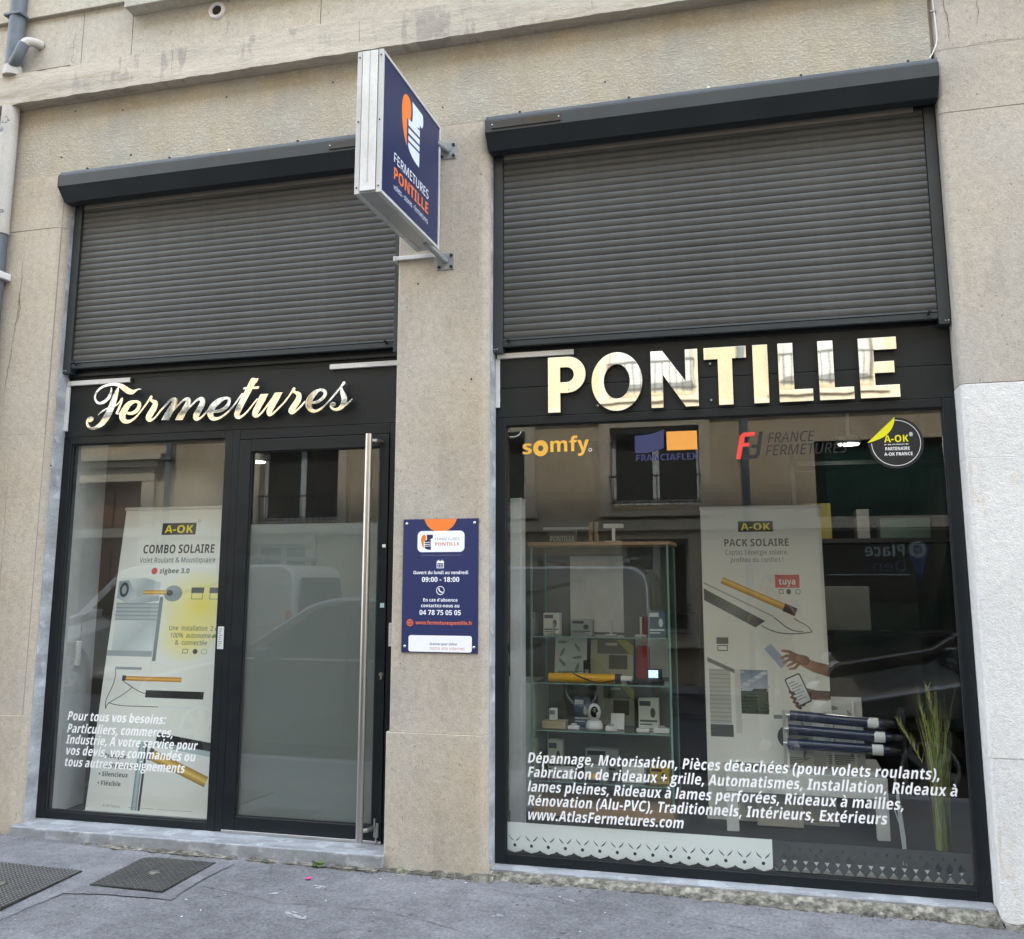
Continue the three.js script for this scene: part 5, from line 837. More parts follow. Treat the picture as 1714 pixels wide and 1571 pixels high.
// screw holes, plugs and nails left in the stone
{
  const spots = [[-0.03, 4.28, 0], [0.32, 4.24], [1.05, 4.225], [1.75, 4.22], [2.31, 3.98], [2.43, 3.97], [-0.005, 2.02], [0.4, 3.93], [0.405, 3.935], [-0.11, 3.98], [2.60, 1.48], [2.61, 2.4], [2.30, 2.95], [3.35, 3.99]];
  for (const [x, y] of spots) part(building, 'plug_hole', new THREE.CylinderGeometry(0.005, 0.005, 0.003, 8).rotateX(Math.PI / 2).translate(x, y, ZS + 0.0022), M.rubber);
}

// ---------------------------------------------------------------- pavement details
const gy = (x, z) => bumpy(x, z);
std('cast_iron', [0.072, 0.069, 0.066], { map: per(T.rubble, 0.6), roughness: 0.75 });
std('iron_frame', [0.10, 0.095, 0.09], { map: per(T.rubble, 0.7), roughness: 0.9 });
function cover(label, corners, holes) {
  const cx = corners.reduce((s, p) => s + p[0], 0) / 4, cz = corners.reduce((s, p) => s + p[1], 0) / 4, t = thing('inspection_cover', label, 'manhole cover', [cx, gy(cx, cz) - 0.002, cz]);
  const P = (u, v) => [0, 1].map((k) => (corners[0][k] * (1 - u) + corners[1][k] * u) * (1 - v) + (corners[3][k] * (1 - u) + corners[2][k] * u) * v), y = gy(cx, cz) + 0.0045;
  const s = poly(corners.map(([x, z]) => [x, -z]));
  part(t, 'plate', ext(s, 0.008).rotateX(-Math.PI / 2).translate(0, y - 0.0015, 0), M.cast_iron);
  const nx = 22, ny = 26, geos = [], base = holes ? new THREE.CylinderGeometry(0.0062, 0.0075, 0.003, 6) : new THREE.BoxGeometry(0.013, 0.003, 0.0045);
  for (let i = 0; i < nx; i++) for (let j = 0; j < ny; j++) { if (Math.hypot(i - nx / 2, j - ny / 2) < 1.8) continue; const [x, z] = P((i + 0.7) / (nx + 0.4), (j + 0.7) / (ny + 0.4)), g = base.clone(); if (!holes) g.rotateY((i + j) % 2 ? 0.78 : -0.78); g.translate(x, y + 0.0078, z); geos.push(g); }
  const studs = part(t, 'stud_pattern', mergeGeometries(geos), std('worn_iron', [0.15, 0.145, 0.14], { roughness: 0.5, metalness: 0.4 })); studs.userData.kind = 'stuff';
  const [kx, kz] = P(0.5, 0.5); part(t, 'lifting_hole', new THREE.CylinderGeometry(0.030, 0.033, 0.004, 18).scale(1, 1, 0.8).translate(kx, y + 0.0082, kz), M.rubble);
}
cover('small square iron cover with diamond tread set in the pavement before the window', [[0.912, 0.318], [1.325, 0.314], [1.336, 0.779], [0.946, 0.779]], false);
cover('larger studded iron cover at the left edge of the pavement', [[0.272, 0.604], [0.774, 0.618], [0.806, 1.174], [0.30, 1.20]], true);
// chalky smears and bird lime
std('lime_smear', [0.33, 0.33, 0.34], { roughness: 0.9 });
function smear(label, x, z, len, wid, ang, n) {
  const geos = []; for (let k = 0; k < n; k++) { const l = len * rr(0.12, 0.42), w = wid * rr(0.10, 0.34), g = new THREE.CircleGeometry(1, 9), P = g.attributes.position; for (let i = 1; i < P.count; i++) { const q = rr(0.6, 1.1); P.setX(i, P.getX(i) * q); P.setY(i, P.getY(i) * q); }
    g.scale(l / 2, w / 2, 1).rotateX(-Math.PI / 2).rotateY(ang + rr(-0.25, 0.25)); const u = rr(-0.5, 0.5) * len * 0.6, v = rr(-0.5, 0.5) * wid * 0.7, X = x + u * Math.cos(ang) + v * Math.sin(ang), Z = z - u * Math.sin(ang) + v * Math.cos(ang); g.translate(X, gy(X, Z) + 0.0012 + k * 0.0001, Z); geos.push(g); }
  lone('pavement_smear', mergeGeometries(geos), M.lime_smear, label, 'smear');
}
smear('long white scuff on the pavement nearest the camera', 2.06, 0.86, 0.17, 0.07, -0.35, 12); smear('faint white scuff on the pavement left of the pink flower', 1.85, 0.645, 0.12, 0.06, 0.1, 8); smear('small white scuff beside the pink flower', 1.985, 0.50, 0.09, 0.06, -0.2, 9);
smear('small pale scuff on the pavement below the big window', 3.15, 0.36, 0.10, 0.04, -0.3, 6); smear('pale scuff on the pavement near the lower middle edge', 2.9, 0.62, 0.09, 0.04, 0.2, 6);
// pebbles, gum and grit
{
  const geos = []; for (let i = 0; i < 420; i++) { const near = i < 200, x = rr(-0.4, 5.4), z = near ? 0.2 + Math.abs(rr(-1, 1) * rr(0, 1)) * 0.09 : rr(0.25, 1.7), r = near ? rr(0.0012, 0.0055) : rr(0.001, 0.0032), g = new THREE.IcosahedronGeometry(r, 0).scale(rr(0.7, 1.4), 0.6, rr(0.7, 1.3)).rotateY(rr(0, 6)).translate(x, gy(x, z) + r * 0.3, z); geos.push(g); }
  lone('grit', mergeGeometries(geos), M.rubble, 'grit and crumbs along the wall foot and pavement', 'grit', null, 'stuff');
  const gum = []; for (let i = 0; i < 60; i++) { const x = rr(0.2, 5.2), z = rr(0.28, 1.7), g = new THREE.CylinderGeometry(rr(0.003, 0.010), rr(0.004, 0.011), 0.0014, 8).scale(1, 1, rr(0.6, 1)).translate(x, gy(x, z) + 0.0008, z); gum.push(g); }
  lone('gum_spots', mergeGeometries(gum), std('gum', [0.06, 0.06, 0.062], { roughness: 0.9 }), 'dark trodden gum spots on the pavement', 'gum', null, 'stuff');
  const bits = []; for (let i = 0; i < 46; i++) { const x = rr(0.3, 5.2), z = rr(0.2, 1.3), g = new THREE.CircleGeometry(rr(0.002, 0.006), 5).rotateX(-Math.PI / 2 + rr(-0.3, 0.3)).translate(x, gy(x, z) + 0.003, z); bits.push(g); }
  lone('paper_bits', mergeGeometries(bits), M.vinyl_white, 'tiny pale scraps scattered on the pavement', 'litter', null, 'stuff');
}
{
  const x = 1.888, z = 0.413, y = gy(x, z), f = thing('pink_flower', 'small fallen pink flower on the pavement before the door', 'flower', [x, y, z]);
  std('petal', [0.72, 0.06, 0.26], { roughness: 0.7, side: THREE.DoubleSide }); for (let k = 0; k < 6; k++) { const g = new THREE.SphereGeometry(0.009, 8, 6).scale(1, 0.25, 0.7).rotateZ(0.5).translate(0.008, 0.006, 0).rotateY(k * 1.05).translate(x, y, z); part(f, 'petal', g, M.petal); }
}
{
  std('weed', [0.085, 0.125, 0.03], { roughness: 0.7, side: THREE.DoubleSide });
  const w = (label, x, z, n, s) => { const y = gy(x, z), t = thing('weed', label, 'plant', [x, y, z]); for (let k = 0; k < n; k++) { const a = rr(0, 6.28), r = rr(0.005, 0.035) * s, g = new THREE.CircleGeometry(rr(0.006, 0.013) * s, 6).scale(1, 0.6, 1).rotateX(rr(-1.3, -0.3)).rotateY(a).translate(x + r * Math.cos(a), y + rr(0.004, 0.026) * s, z + r * Math.sin(a) * 0.6); part(t, 'leaf', g, M.weed); } };
  w('small green weed growing at the foot of the door sill', 1.84, 0.222, 46, 1.1); w('tiny weed at the foot of the middle pillar', 2.28, 0.19, 14, 0.7);
}
// loosened footing along the wall
{
  const g = new THREE.BoxGeometry(0.62, 0.03, 0.09, 40, 2, 6).translate(2.44, -0.072, 0.185), p = g.attributes.position; for (let i = 0; i < p.count; i++) { const x = p.getX(i), n = Math.sin(x * 31) + Math.sin(x * 67); p.setY(i, p.getY(i) + (p.getZ(i) > 0.19 ? -0.018 : 0) + 0.003 * n - 0.006); if (p.getZ(i) > 0.21) p.setZ(i, p.getZ(i) + 0.006 * n - 0.012); } g.computeVertexNormals(); part(building, 'footing', g, M.rubble);
  const h = new THREE.BoxGeometry(1.6, 0.03, 0.08, 60, 2, 6).translate(5.79, -0.098, 0.18), q = h.attributes.position; for (let i = 0; i < q.count; i++) { const x = q.getX(i), n = Math.sin(x * 31) + Math.sin(x * 67); q.setY(i, q.getY(i) + (q.getZ(i) > 0.19 ? -0.018 : 0) + 0.003 * n); } h.computeVertexNormals(); part(building, 'footing', h, M.rubble);
}

// cracks and chipped seams in the render
std('crack', [0.16, 0.13, 0.10], { roughness: 1 });
function crack(pts, w, z = ZS + 0.0016, jag = 0.006) {
  const P = []; for (let i = 0; i + 1 < pts.length; i++) for (let k = 0; k < 9; k++) { const t = k / 9; P.push([pts[i][0] + (pts[i + 1][0] - pts[i][0]) * t + rr(-jag, jag), pts[i][1] + (pts[i + 1][1] - pts[i][1]) * t + rr(-jag, jag)]); }
  const pos = [], idx = []; P.forEach(([x, y], i) => { const a = P[Math.max(0, i - 1)], b = P[Math.min(P.length - 1, i + 1)], l = Math.hypot(b[0] - a[0], b[1] - a[1]) || 1, q = w * rr(0.25, 1) * Math.min(1, 0.25 + 3 * Math.min(i, P.length - 1 - i) / P.length), nx = -(b[1] - a[1]) / l * q, ny = (b[0] - a[0]) / l * q; pos.push(x + nx, y + ny, z, x - nx, y - ny, z); if (i) idx.push(2 * i - 2, 2 * i - 1, 2 * i, 2 * i - 1, 2 * i + 1, 2 * i); });
  const g = new THREE.BufferGeometry(); g.setAttribute('position', new THREE.Float32BufferAttribute(pos, 3)); g.setIndex(idx); g.computeVertexNormals(); part(building, 'crack', g, M.crack);
}
crack([[-0.33, 3.42], [-0.335, 3.12], [-0.35, 2.9], [-0.375, 2.62], [-0.40, 2.3]], 0.0022); crack([[-0.335, 3.12], [-0.325, 3.0], [-0.345, 2.9]], 0.0025); crack([[-0.305, 1.9], [-0.30, 1.5], [-0.29, 1.2]], 0.0015);
crack([[5.03, 4.3], [5.06, 4.05], [5.055, 3.93]], 0.002); crack([[5.16, 4.5], [5.20, 4.2], [5.185, 4.0]], 0.002); crack([[5.0, 3.915], [5.25, 3.93], [5.6, 3.92]], 0.0015, ZS + 0.0025);
crack([[-0.06, 4.90], [-0.07, 4.78], [-0.075, 4.62], [0.01, 4.58]], 0.0015, 0.1668); crack([[0.62, 4.68], [0.66, 4.74]], 0.003, 0.1668); crack([[1.05, 4.72], [1.03, 4.62]], 0.002, 0.1668);
part(building, 'seam_gap', alongX([[0.2425, 4.5405], [0.2435, 4.545], [0.16, 4.545], [0.16, 4.5405]], -0.30, -0.02), M.crack);
for (const x of [0.72, 1.95, 3.3]) crack([[x, 4.53], [x + 0.004, 4.345]], 0.0016, 0.2455, 0.002);
for (const y of [1.25, 1.62, 2.02]) crack([[2.30 + y * 0.1, y], [2.33 + y * 0.1, y - 0.04]], 0.0012);

// an older patch of coarser asphalt round the covers, and hairline cracks
std('asphalt_patch', [0.312, 0.300, 0.292], { map: per(T.asphalt, 1.1), bumpMap: per(T.asphaltBump, 1.1), bumpScale: 0.004, roughness: 0.95 });
{
  const edge = [[-0.9, 0.235], [0.85, 0.250], [1.30, 0.262], [1.42, 0.30], [1.40, 0.55], [1.43, 0.84], [1.10, 0.86], [0.90, 0.90], [0.88, 1.26], [0.2, 1.29], [-0.9, 1.30]], P = []; edge.forEach((p, i) => { const q = edge[(i + 1) % edge.length]; for (let k = 0; k < 10; k++) P.push([p[0] + (q[0] - p[0]) * k / 10 + rr(-0.006, 0.006), -(p[1] + (q[1] - p[1]) * k / 10 + rr(-0.006, 0.006))]); });
  const g = new THREE.ShapeGeometry(poly(P)).rotateX(-Math.PI / 2), p = g.attributes.position; for (let i = 0; i < p.count; i++) p.setY(i, groundY(p.getX(i), p.getZ(i)) + 0.0042); g.computeVertexNormals(); struct('pavement_patch', g, M.asphalt_patch);
  const floorCrack = (pts, w) => { const Q = []; for (let i = 0; i + 1 < pts.length; i++) for (let k = 0; k < 10; k++) Q.push([pts[i][0] + (pts[i + 1][0] - pts[i][0]) * k / 10 + rr(-0.008, 0.008), pts[i][1] + (pts[i + 1][1] - pts[i][1]) * k / 10 + rr(-0.008, 0.008)]); const pos = [], idx = []; Q.forEach(([x, z], i) => { const a = Q[Math.max(0, i - 1)], b = Q[Math.min(Q.length - 1, i + 1)], l = Math.hypot(b[0] - a[0], b[1] - a[1]) || 1, q = w * rr(0.3, 1), nx = -(b[1] - a[1]) / l * q, nz = (b[0] - a[0]) / l * q; pos.push(x + nx, bumpy(x, z) + 0.002, z + nz, x - nx, bumpy(x, z) + 0.002, z - nz); if (i) idx.push(2 * i - 2, 2 * i, 2 * i - 1, 2 * i - 1, 2 * i, 2 * i + 1); }); const h = new THREE.BufferGeometry(); h.setAttribute('position', new THREE.Float32BufferAttribute(pos, 3)); h.setIndex(idx); h.computeVertexNormals(); struct('pavement_crack', h, std('crack_dark', [0.10, 0.095, 0.09], { roughness: 1 })); };
  floorCrack([[1.44, 0.62], [1.9, 0.75], [2.4, 0.70], [2.9, 0.86]], 0.0022); floorCrack([[2.75, 0.30], [3.2, 0.42], [3.6, 0.40], [4.1, 0.52]], 0.0018); floorCrack([[1.6, 0.25], [1.7, 0.45], [1.66, 0.62]], 0.0018);
}

// ---------------------------------------------------------------- the far side of the street, mirrored in the glass and the gold letters
std('far_render', [0.60, 0.50, 0.36], { map: per(T.stone, 2.8), roughness: 0.95 }); std('far_trim', [0.62, 0.56, 0.45], { map: per(T.stone, 1.9), roughness: 0.9 }); std('far_shutter', [0.44, 0.47, 0.49], { roughness: 0.7 }); std('far_pane', [0.05, 0.052, 0.05], { roughness: 0.08 }); std('far_iron', [0.03, 0.03, 0.032], { roughness: 0.6 }); std('far_oak', [0.13, 0.055, 0.03], { roughness: 0.6 });
const ZF = 9.5;
{
  const b = thing('opposite_building', 'cream rendered house across the street, mirrored in the shop windows', 'building', [0, -0.5, ZF + 0.3]);
  const wall = poly([[-22, -0.6], [26, -0.6], [26, 12.5], [-22, 12.5]]), cut = (x0, x1, y0, y1) => wall.holes.push(new THREE.Path([[x0, y0], [x0, y1], [x1, y1], [x1, y0]].map((p) => new THREE.Vector2(...p))));
  const wins = []; for (let k = -9; k <= 9; k++) for (const [y0, y1] of [[4.2, 6.2], [7.4, 9.2]]) wins.push([1.82 + k * 2.55, 3.12 + k * 2.55, y0, y1]);
  wins.push([1.80, 3.15, 2.47, 3.66], [-4.2, -2.75, 2.30, 3.66], [-0.9, 0.45, 2.47, 3.66], [-11.6, -10.3, 2.47, 3.66], [11.2, 12.5, 2.47, 3.66], [1.95, 2.95, 0.55, 1.95], [-1.2, -0.2, 0.55, 1.95], [-4.3, -3.3, 0.55, 1.95]);
  for (const w of wins) cut(...w); cut(-7.84, -6.48, -0.45, 3.05); cut(4.8, 9.3, -0.45, 3.35);
  part(b, 'wall', ext(wall, 0.35).translate(0, 0, ZF), M.far_render);
  part(b, 'rear_mass', bx(-22, 26, -0.6, 12.4, ZF + 1.2, ZF + 8), M.far_render);
  for (const y of [2.08, 3.83, 6.8]) part(b, 'string_course', bx(-22, 26, y, y + 0.16, ZF - 0.09, ZF - 0.001), M.far_trim); part(b, 'cornice', bx(-22.2, 26.2, 12.3, 12.75, ZF - 0.4, ZF + 0.34), M.far_trim);
  for (const [x0, x1, y0, y1] of wins) {
    const f = part(b, 'window', mergeGeometries([bx(x0, x0 + 0.06, y0, y1, ZF + 0.16, ZF + 0.22), bx(x1 - 0.06, x1, y0, y1, ZF + 0.16, ZF + 0.22), bx((x0 + x1) / 2 - 0.05, (x0 + x1) / 2 + 0.05, y0, y1, ZF + 0.161, ZF + 0.221), bx(x0 + 0.06, x1 - 0.06, y1 - 0.07, y1, ZF + 0.162, ZF + 0.219), bx(x0 + 0.06, x1 - 0.06, y0, y0 + 0.08, ZF + 0.162, ZF + 0.219)]), M.far_shutter);
    part(f, 'pane', bx(x0 + 0.06, x1 - 0.06, y0 + 0.08, y1 - 0.07, ZF + 0.185, ZF + 0.195), M.far_pane);
    part(b, 'window_surround', mergeGeometries([bx(x0 - 0.16, x0 - 0.002, y0 - 0.1, y1 + 0.18, ZF - 0.035, ZF - 0.001), bx(x1 + 0.002, x1 + 0.16, y0 - 0.1, y1 + 0.18, ZF - 0.035, ZF - 0.001), bx(x0 - 0.002, x1 + 0.002, y1 + 0.002, y1 + 0.18, ZF - 0.034, ZF - 0.001), bx(x0 - 0.2, x1 + 0.2, y0 - 0.18, y0 - 0.101, ZF - 0.12, ZF - 0.001)]), M.far_trim);
    const rails = []; for (let x = x0 + 0.05; x < x1; x += 0.11) rails.push(cyl([x, y0 - 0.02, ZF - 0.07], [x, y0 + 0.42, ZF - 0.07], 0.007, 0.007, 5)); rails.push(bx(x0 - 0.02, x1 + 0.02, y0 + 0.42, y0 + 0.445, ZF - 0.085, ZF - 0.055), bx(x0 - 0.02, x1 + 0.02, y0 + 0.02, y0 + 0.035, ZF - 0.08, ZF - 0.06)); part(f, 'railing', mergeGeometries(rails.map((g) => g.index ? g.toNonIndexed() : g)), M.far_iron);
    if (y0 > 4) { const bl = []; for (let y = y0 + 0.085; y < y1 - 0.08; y += 0.055) bl.push(bx(x0 + 0.065, x1 - 0.065, y, y + 0.05, ZF + 0.135, ZF + 0.150)); part(f, 'roller_blind', mergeGeometries(bl), M.far_shutter); }
  }
  // carriage door on the left
  const d = part(b, 'door', bx(-7.84, -6.48, -0.4, 3.05, ZF + 0.2, ZF + 0.26), M.far_oak); for (const x of [-7.74, -7.10]) for (const [y0, y1] of [[-0.1, 0.7], [0.85, 1.9], [2.05, 2.9]]) part(d, 'door_panel', bx(x, x + 0.52, y0, y1, ZF + 0.175, ZF + 0.199, 0.02), M.far_oak);
  part(b, 'door_surround', mergeGeometries([bx(-8.1, -7.845, -0.4, 3.06, ZF - 0.08, ZF - 0.001), bx(-6.475, -6.22, -0.4, 3.06, ZF - 0.08, ZF - 0.001), bx(-8.1, -6.22, 3.061, 3.3, ZF - 0.09, ZF - 0.001), bx(-8.2, -6.12, 3.301, 3.42, ZF - 0.16, ZF - 0.001), bx(-8.3, -6.02, 3.421, 3.52, ZF - 0.24, ZF - 0.001)]), M.far_trim);
  // the dentist's front on the right
  std('far_front', [0.008, 0.014, 0.016], { roughness: 0.25 }); std('far_shopglass', [0.012, 0.035, 0.03], { roughness: 0.05 });
  const s = part(b, 'shopfront', bx(4.8, 9.3, -0.4, 3.35, ZF + 0.12, ZF + 0.2), M.far_front); part(s, 'shop_pane', bx(4.95, 9.15, 2.12, 3.25, ZF + 0.10, ZF + 0.119), M.far_shopglass); part(s, 'shop_pane', bx(4.95, 9.15, -0.2, 1.05, ZF + 0.10, ZF + 0.119), M.far_shopglass); part(s, 'sign_band', bx(4.8, 9.3, 1.10, 2.04, ZF + 0.05, ZF + 0.118), M.far_front); part(s, 'white_trim', bx(4.8, 9.3, 2.045, 2.07, ZF + 0.05, ZF + 0.118), M.far_trim);
  const flip = (g) => g.rotateY(Math.PI); // lettering read from the street, facing the shop
  std('far_letter', [0.30, 0.42, 0.44], { roughness: 0.5 }); std('far_letter_blue', [0.03, 0.06, 0.16], { roughness: 0.5 });
  const put = (g, m) => part(s, 'sign_lettering', flip(g).translate(0, 0, ZF + 0.046), m);
  put(textGeo('Place', -5.95, -5.42, 1.68, 0.17, 0), M.far_letter); put(textGeo('Den', -5.95, -5.52, 1.47, 0.15, 0, { f: fontR }), M.far_letter_blue); put(new THREE.PlaneGeometry(1.1, 0.014).translate(-5.45, 1.42, 0), M.far_letter);
  { const pin = new THREE.Shape(); pin.moveTo(-6.12, 1.30); pin.lineTo(-6.25, 1.72); pin.absarc(-6.12, 1.76, 0.14, Math.PI, 0, true); pin.lineTo(-5.99, 1.72); put(new THREE.ShapeGeometry(pin, 24), M.far_letter_blue); const ring = new THREE.Shape(); ring.absarc(-6.12, 1.77, 0.115, 0, Math.PI * 2); const q = new THREE.Path(); q.absarc(-6.12, 1.77, 0.062, 0, Math.PI * 2); ring.holes.push(q); put(new THREE.ShapeGeometry(ring, 24).translate(0, 0, 0.004), M.far_letter); const tooth = poly([[-6.155, 1.80], [-6.12, 1.79], [-6.085, 1.80], [-6.09, 1.755], [-6.105, 1.73], [-6.12, 1.76], [-6.135, 1.73], [-6.15, 1.755]]); put(new THREE.ShapeGeometry(tooth).translate(0, 0, 0.004), M.far_letter); }
}
for (const [x, l] of [[3.82, 'beside the dark shopfront'], [-5.9, 'beside the carriage door']]) {
  const p = thing('downpipe', 'grey downpipe on the opposite house ' + l, 'pipe', [x, -0.4, ZF - 0.1]); part(p, 'pipe', cyl([x, -0.3, ZF - 0.16], [x, 12.2, ZF - 0.16], 0.055, 0.055, 14), M.pipe_grey); for (const y of [1.0, 3.4, 6.5]) part(p, 'clamp', bx(x - 0.075, x + 0.075, y, y + 0.04, ZF - 0.23, ZF - 0.092), M.pipe_grey);
}

// ---------------------------------------------------------------- parked vehicles
std('paint_white', [0.46, 0.46, 0.455], { roughness: 0.35, clearcoat: 1, clearcoatRoughness: 0.05 }); std('paint_black', [0.010, 0.010, 0.012], { roughness: 0.35, clearcoat: 1, clearcoatRoughness: 0.03 }); std('paint_grey', [0.10, 0.105, 0.115], { roughness: 0.35, clearcoat: 1, clearcoatRoughness: 0.04 }); std('paint_silver', [0.36, 0.37, 0.38], { metalness: 0.3, roughness: 0.35, clearcoat: 1, clearcoatRoughness: 0.05 });
std('car_glass', [0.012, 0.014, 0.015], { roughness: 0.04, ior: 1.6 }); std('tail_red', [0.4, 0.01, 0.01], { roughness: 0.2 }); std('head_lamp', [0.6, 0.6, 0.6], { roughness: 0.1 }); std('chrome', [0.75, 0.75, 0.75], { metalness: 1, roughness: 0.15 }); std('alloy', [0.45, 0.45, 0.46], { metalness: 0.8, roughness: 0.35 }); std('bumper', [0.03, 0.03, 0.032], { roughness: 0.8 });
// side outline faces -x (front on the left); x 0..L, y 0..H; z is the width
function vehicle(label, o, [x, y, z], turn) {
  const t = thing(o.name, label, 'car', [x, y, z]); t.rotation.y = turn;
  const { L, W, belt, H, taper } = o, lean = (g) => { const p = g.attributes.position; for (let i = 0; i < p.count; i++) { const h = Math.max(0, (p.getY(i) - belt) / (H - belt)), f = 1 - taper * h, e = Math.min(1, Math.min(p.getX(i), L - p.getX(i)) / (0.22 * L)), r = 0.90 + 0.10 * Math.sqrt(Math.max(0, Math.min(1, e))); p.setZ(i, p.getZ(i) * f * r); } g.computeVertexNormals(); return g.translate(-L / 2, 0, 0); };
  const add = (n, g, m, par = t) => { uvm(g); const q = shade(new THREE.Mesh(g, m)); q.name = n; par.add(q); return q; };
  const body = new THREE.Shape(); const pts = o.outline; body.moveTo(...pts[0]); for (const p of pts.slice(1)) p.length === 2 ? body.lineTo(...p) : body.quadraticCurveTo(...p);
  const bottom = 0.22; body.lineTo(L - 0.02, bottom); for (const wx of [o.wheels[1], o.wheels[0]]) { body.lineTo(wx + o.r + 0.06, bottom); body.absarc(wx, o.r, o.r + 0.06, Math.asin(-(o.r - bottom) / (o.r + 0.06)), Math.PI - Math.asin(-(o.r - bottom) / (o.r + 0.06)), false); } body.lineTo(0.03, bottom);
  const bev = 0.07; const g = new THREE.ExtrudeGeometry(body, { depth: W - 2 * bev, steps: 6, bevelEnabled: true, bevelThickness: bev, bevelSize: bev * 0.6, bevelOffset: -bev * 0.6, bevelSegments: 4, curveSegments: 14 }).translate(0, 0, -W / 2 + bev);
  add('body', toCreasedNormals(lean(g), 0.6), o.paint);
  add('underbody', new THREE.BoxGeometry(L * 0.9, 0.2, W * 0.8).translate(0, 0.3, 0), M.rubber);
  for (const s of [-1, 1]) for (const wn of o.windows) { const q = ext(poly(wn), 0.012).translate(0, 0, s > 0 ? W / 2 - 0.006 : -W / 2 - 0.006); add('side_window', lean(q), M.car_glass); }
  for (const [n, a, b] of [['windscreen', ...o.screen], ['rear_window', ...o.rear]]) { // quad set just proud of the sloping end
    const k = 0.40, wq = [W * k, W * k * 0.90], dx = b[1] - a[1], dy = -(b[0] - a[0]), l = Math.hypot(dx, dy), sg = n === 'windscreen' ? -1 : 1, nx = sg * Math.abs(dx) / l * 0.02, ny = Math.abs(dy) / l * 0.02, hb = 1 - taper * Math.max(0, (b[1] - belt) / (H - belt)) ;
    const q = new THREE.BufferGeometry(); q.setAttribute('position', new THREE.Float32BufferAttribute([a[0] + nx, a[1] + ny, -wq[0], a[0] + nx, a[1] + ny, wq[0], b[0] + nx, b[1] + ny, wq[1] * hb, b[0] + nx, b[1] + ny, -wq[1] * hb].map((v, i) => i % 3 === 0 ? v - L / 2 : v), 3)); q.setIndex(sg < 0 ? [0, 1, 2, 0, 2, 3] : [0, 2, 1, 0, 3, 2]); q.computeVertexNormals(); add(n, q, M.car_glass);
  }
  for (const wx of o.wheels) for (const s of [-1, 1]) {
    const wg = new THREE.Group(); wg.name = 'wheel'; wg.position.set(wx - L / 2, o.r, s * (W / 2 - 0.11)); t.add(wg);
    add('tyre', new THREE.LatheGeometry([[o.r * 0.62, -0.1], [o.r * 0.95, -0.1], [o.r, -0.07], [o.r, 0.07], [o.r * 0.95, 0.1], [o.r * 0.62, 0.1]].map((p) => new THREE.Vector2(...p)), 32).rotateX(Math.PI / 2), M.rubber, wg);
    const sp = [new THREE.TorusGeometry(o.r * 0.62, 0.02, 8, 32).translate(0, 0, s * 0.085), new THREE.CylinderGeometry(0.06, 0.06, 0.04, 16).rotateX(Math.PI / 2).translate(0, 0, s * 0.08)]; for (let k = 0; k < 7; k++) sp.push(new THREE.BoxGeometry(0.05, o.r * 0.60, 0.03).translate(0, o.r * 0.32, s * 0.08).rotateZ(k * Math.PI * 2 / 7)); add('rim', mergeGeometries(sp), M.alloy, wg); add('hub_back', new THREE.CylinderGeometry(o.r * 0.62, o.r * 0.62, 0.1, 24).rotateX(Math.PI / 2), M.bumper, wg);
  }
  for (const s of [-1, 1]) { const m = add('door_mirror', new RoundedBoxGeometry(0.12, 0.13, 0.2, 2, 0.04).translate(o.screen[0][0] + 0.38 - L / 2, belt + 0.05, s * (W / 2 + 0.07)), o.mirror ?? o.paint); add('headlight', new THREE.SphereGeometry(0.12, 12, 8).scale(0.9, 0.7, 1.2).translate(0.16 - L / 2, o.lamp, s * (W / 2 - 0.22)), M.head_lamp); add('tail_light', new RoundedBoxGeometry(0.10, o.tail, 0.16, 2, 0.03).translate(L - 0.09 - L / 2, o.lamp + 0.16, s * (W / 2 - 0.17)), M.tail_red); for (const hx of o.handles) add('door_handle', new RoundedBoxGeometry(0.16, 0.03, 0.03, 2, 0.01).translate(hx - L / 2, belt - 0.10, s * (W / 2 + 0.006)), o.paint); }
  add('bumper', new RoundedBoxGeometry(0.18, 0.22, W * 0.9, 3, 0.06).translate(0.07 - L / 2, 0.36, 0), o.bump ?? M.bumper); add('bumper', new RoundedBoxGeometry(0.16, 0.22, W * 0.9, 3, 0.06).translate(L - 0.06 - L / 2, 0.38, 0), o.bump ?? M.bumper);
  if (o.rack) { for (const f of o.rack) add('roof_bar', new THREE.BoxGeometry(0.05, 0.04, W * 0.86).translate(f - L / 2, H + 0.08, 0), M.galvanised); for (const s of [-1, 1]) add('roof_rail', new THREE.BoxGeometry(o.rack.at(-1) - o.rack[0] + 0.3, 0.035, 0.035).translate((o.rack[0] + o.rack.at(-1)) / 2 - L / 2, H + 0.115, s * W * 0.34), M.galvanised); for (const f of o.rack) for (const s of [-1, 1]) add('roof_foot', new THREE.BoxGeometry(0.06, 0.10, 0.05).translate(f - L / 2, H + 0.02, s * W * 0.38), M.bumper); }
  for (const sx of o.seams ?? []) for (const s of [-1, 1]) add('door_seam', lean(bx(sx, sx + 0.010, 0.34, belt + 0.02, s > 0 ? W / 2 - 0.006 : -W / 2 - 0.003, s > 0 ? W / 2 + 0.003 : -W / 2 + 0.006)), M.rubber);
  if (o.trim) for (const s of [-1, 1]) add('chrome_trim', lean(ext(poly(o.trim), 0.012).translate(0, 0, s > 0 ? W / 2 - 0.003 : -W / 2 - 0.009)), M.chrome);
  return t;
}
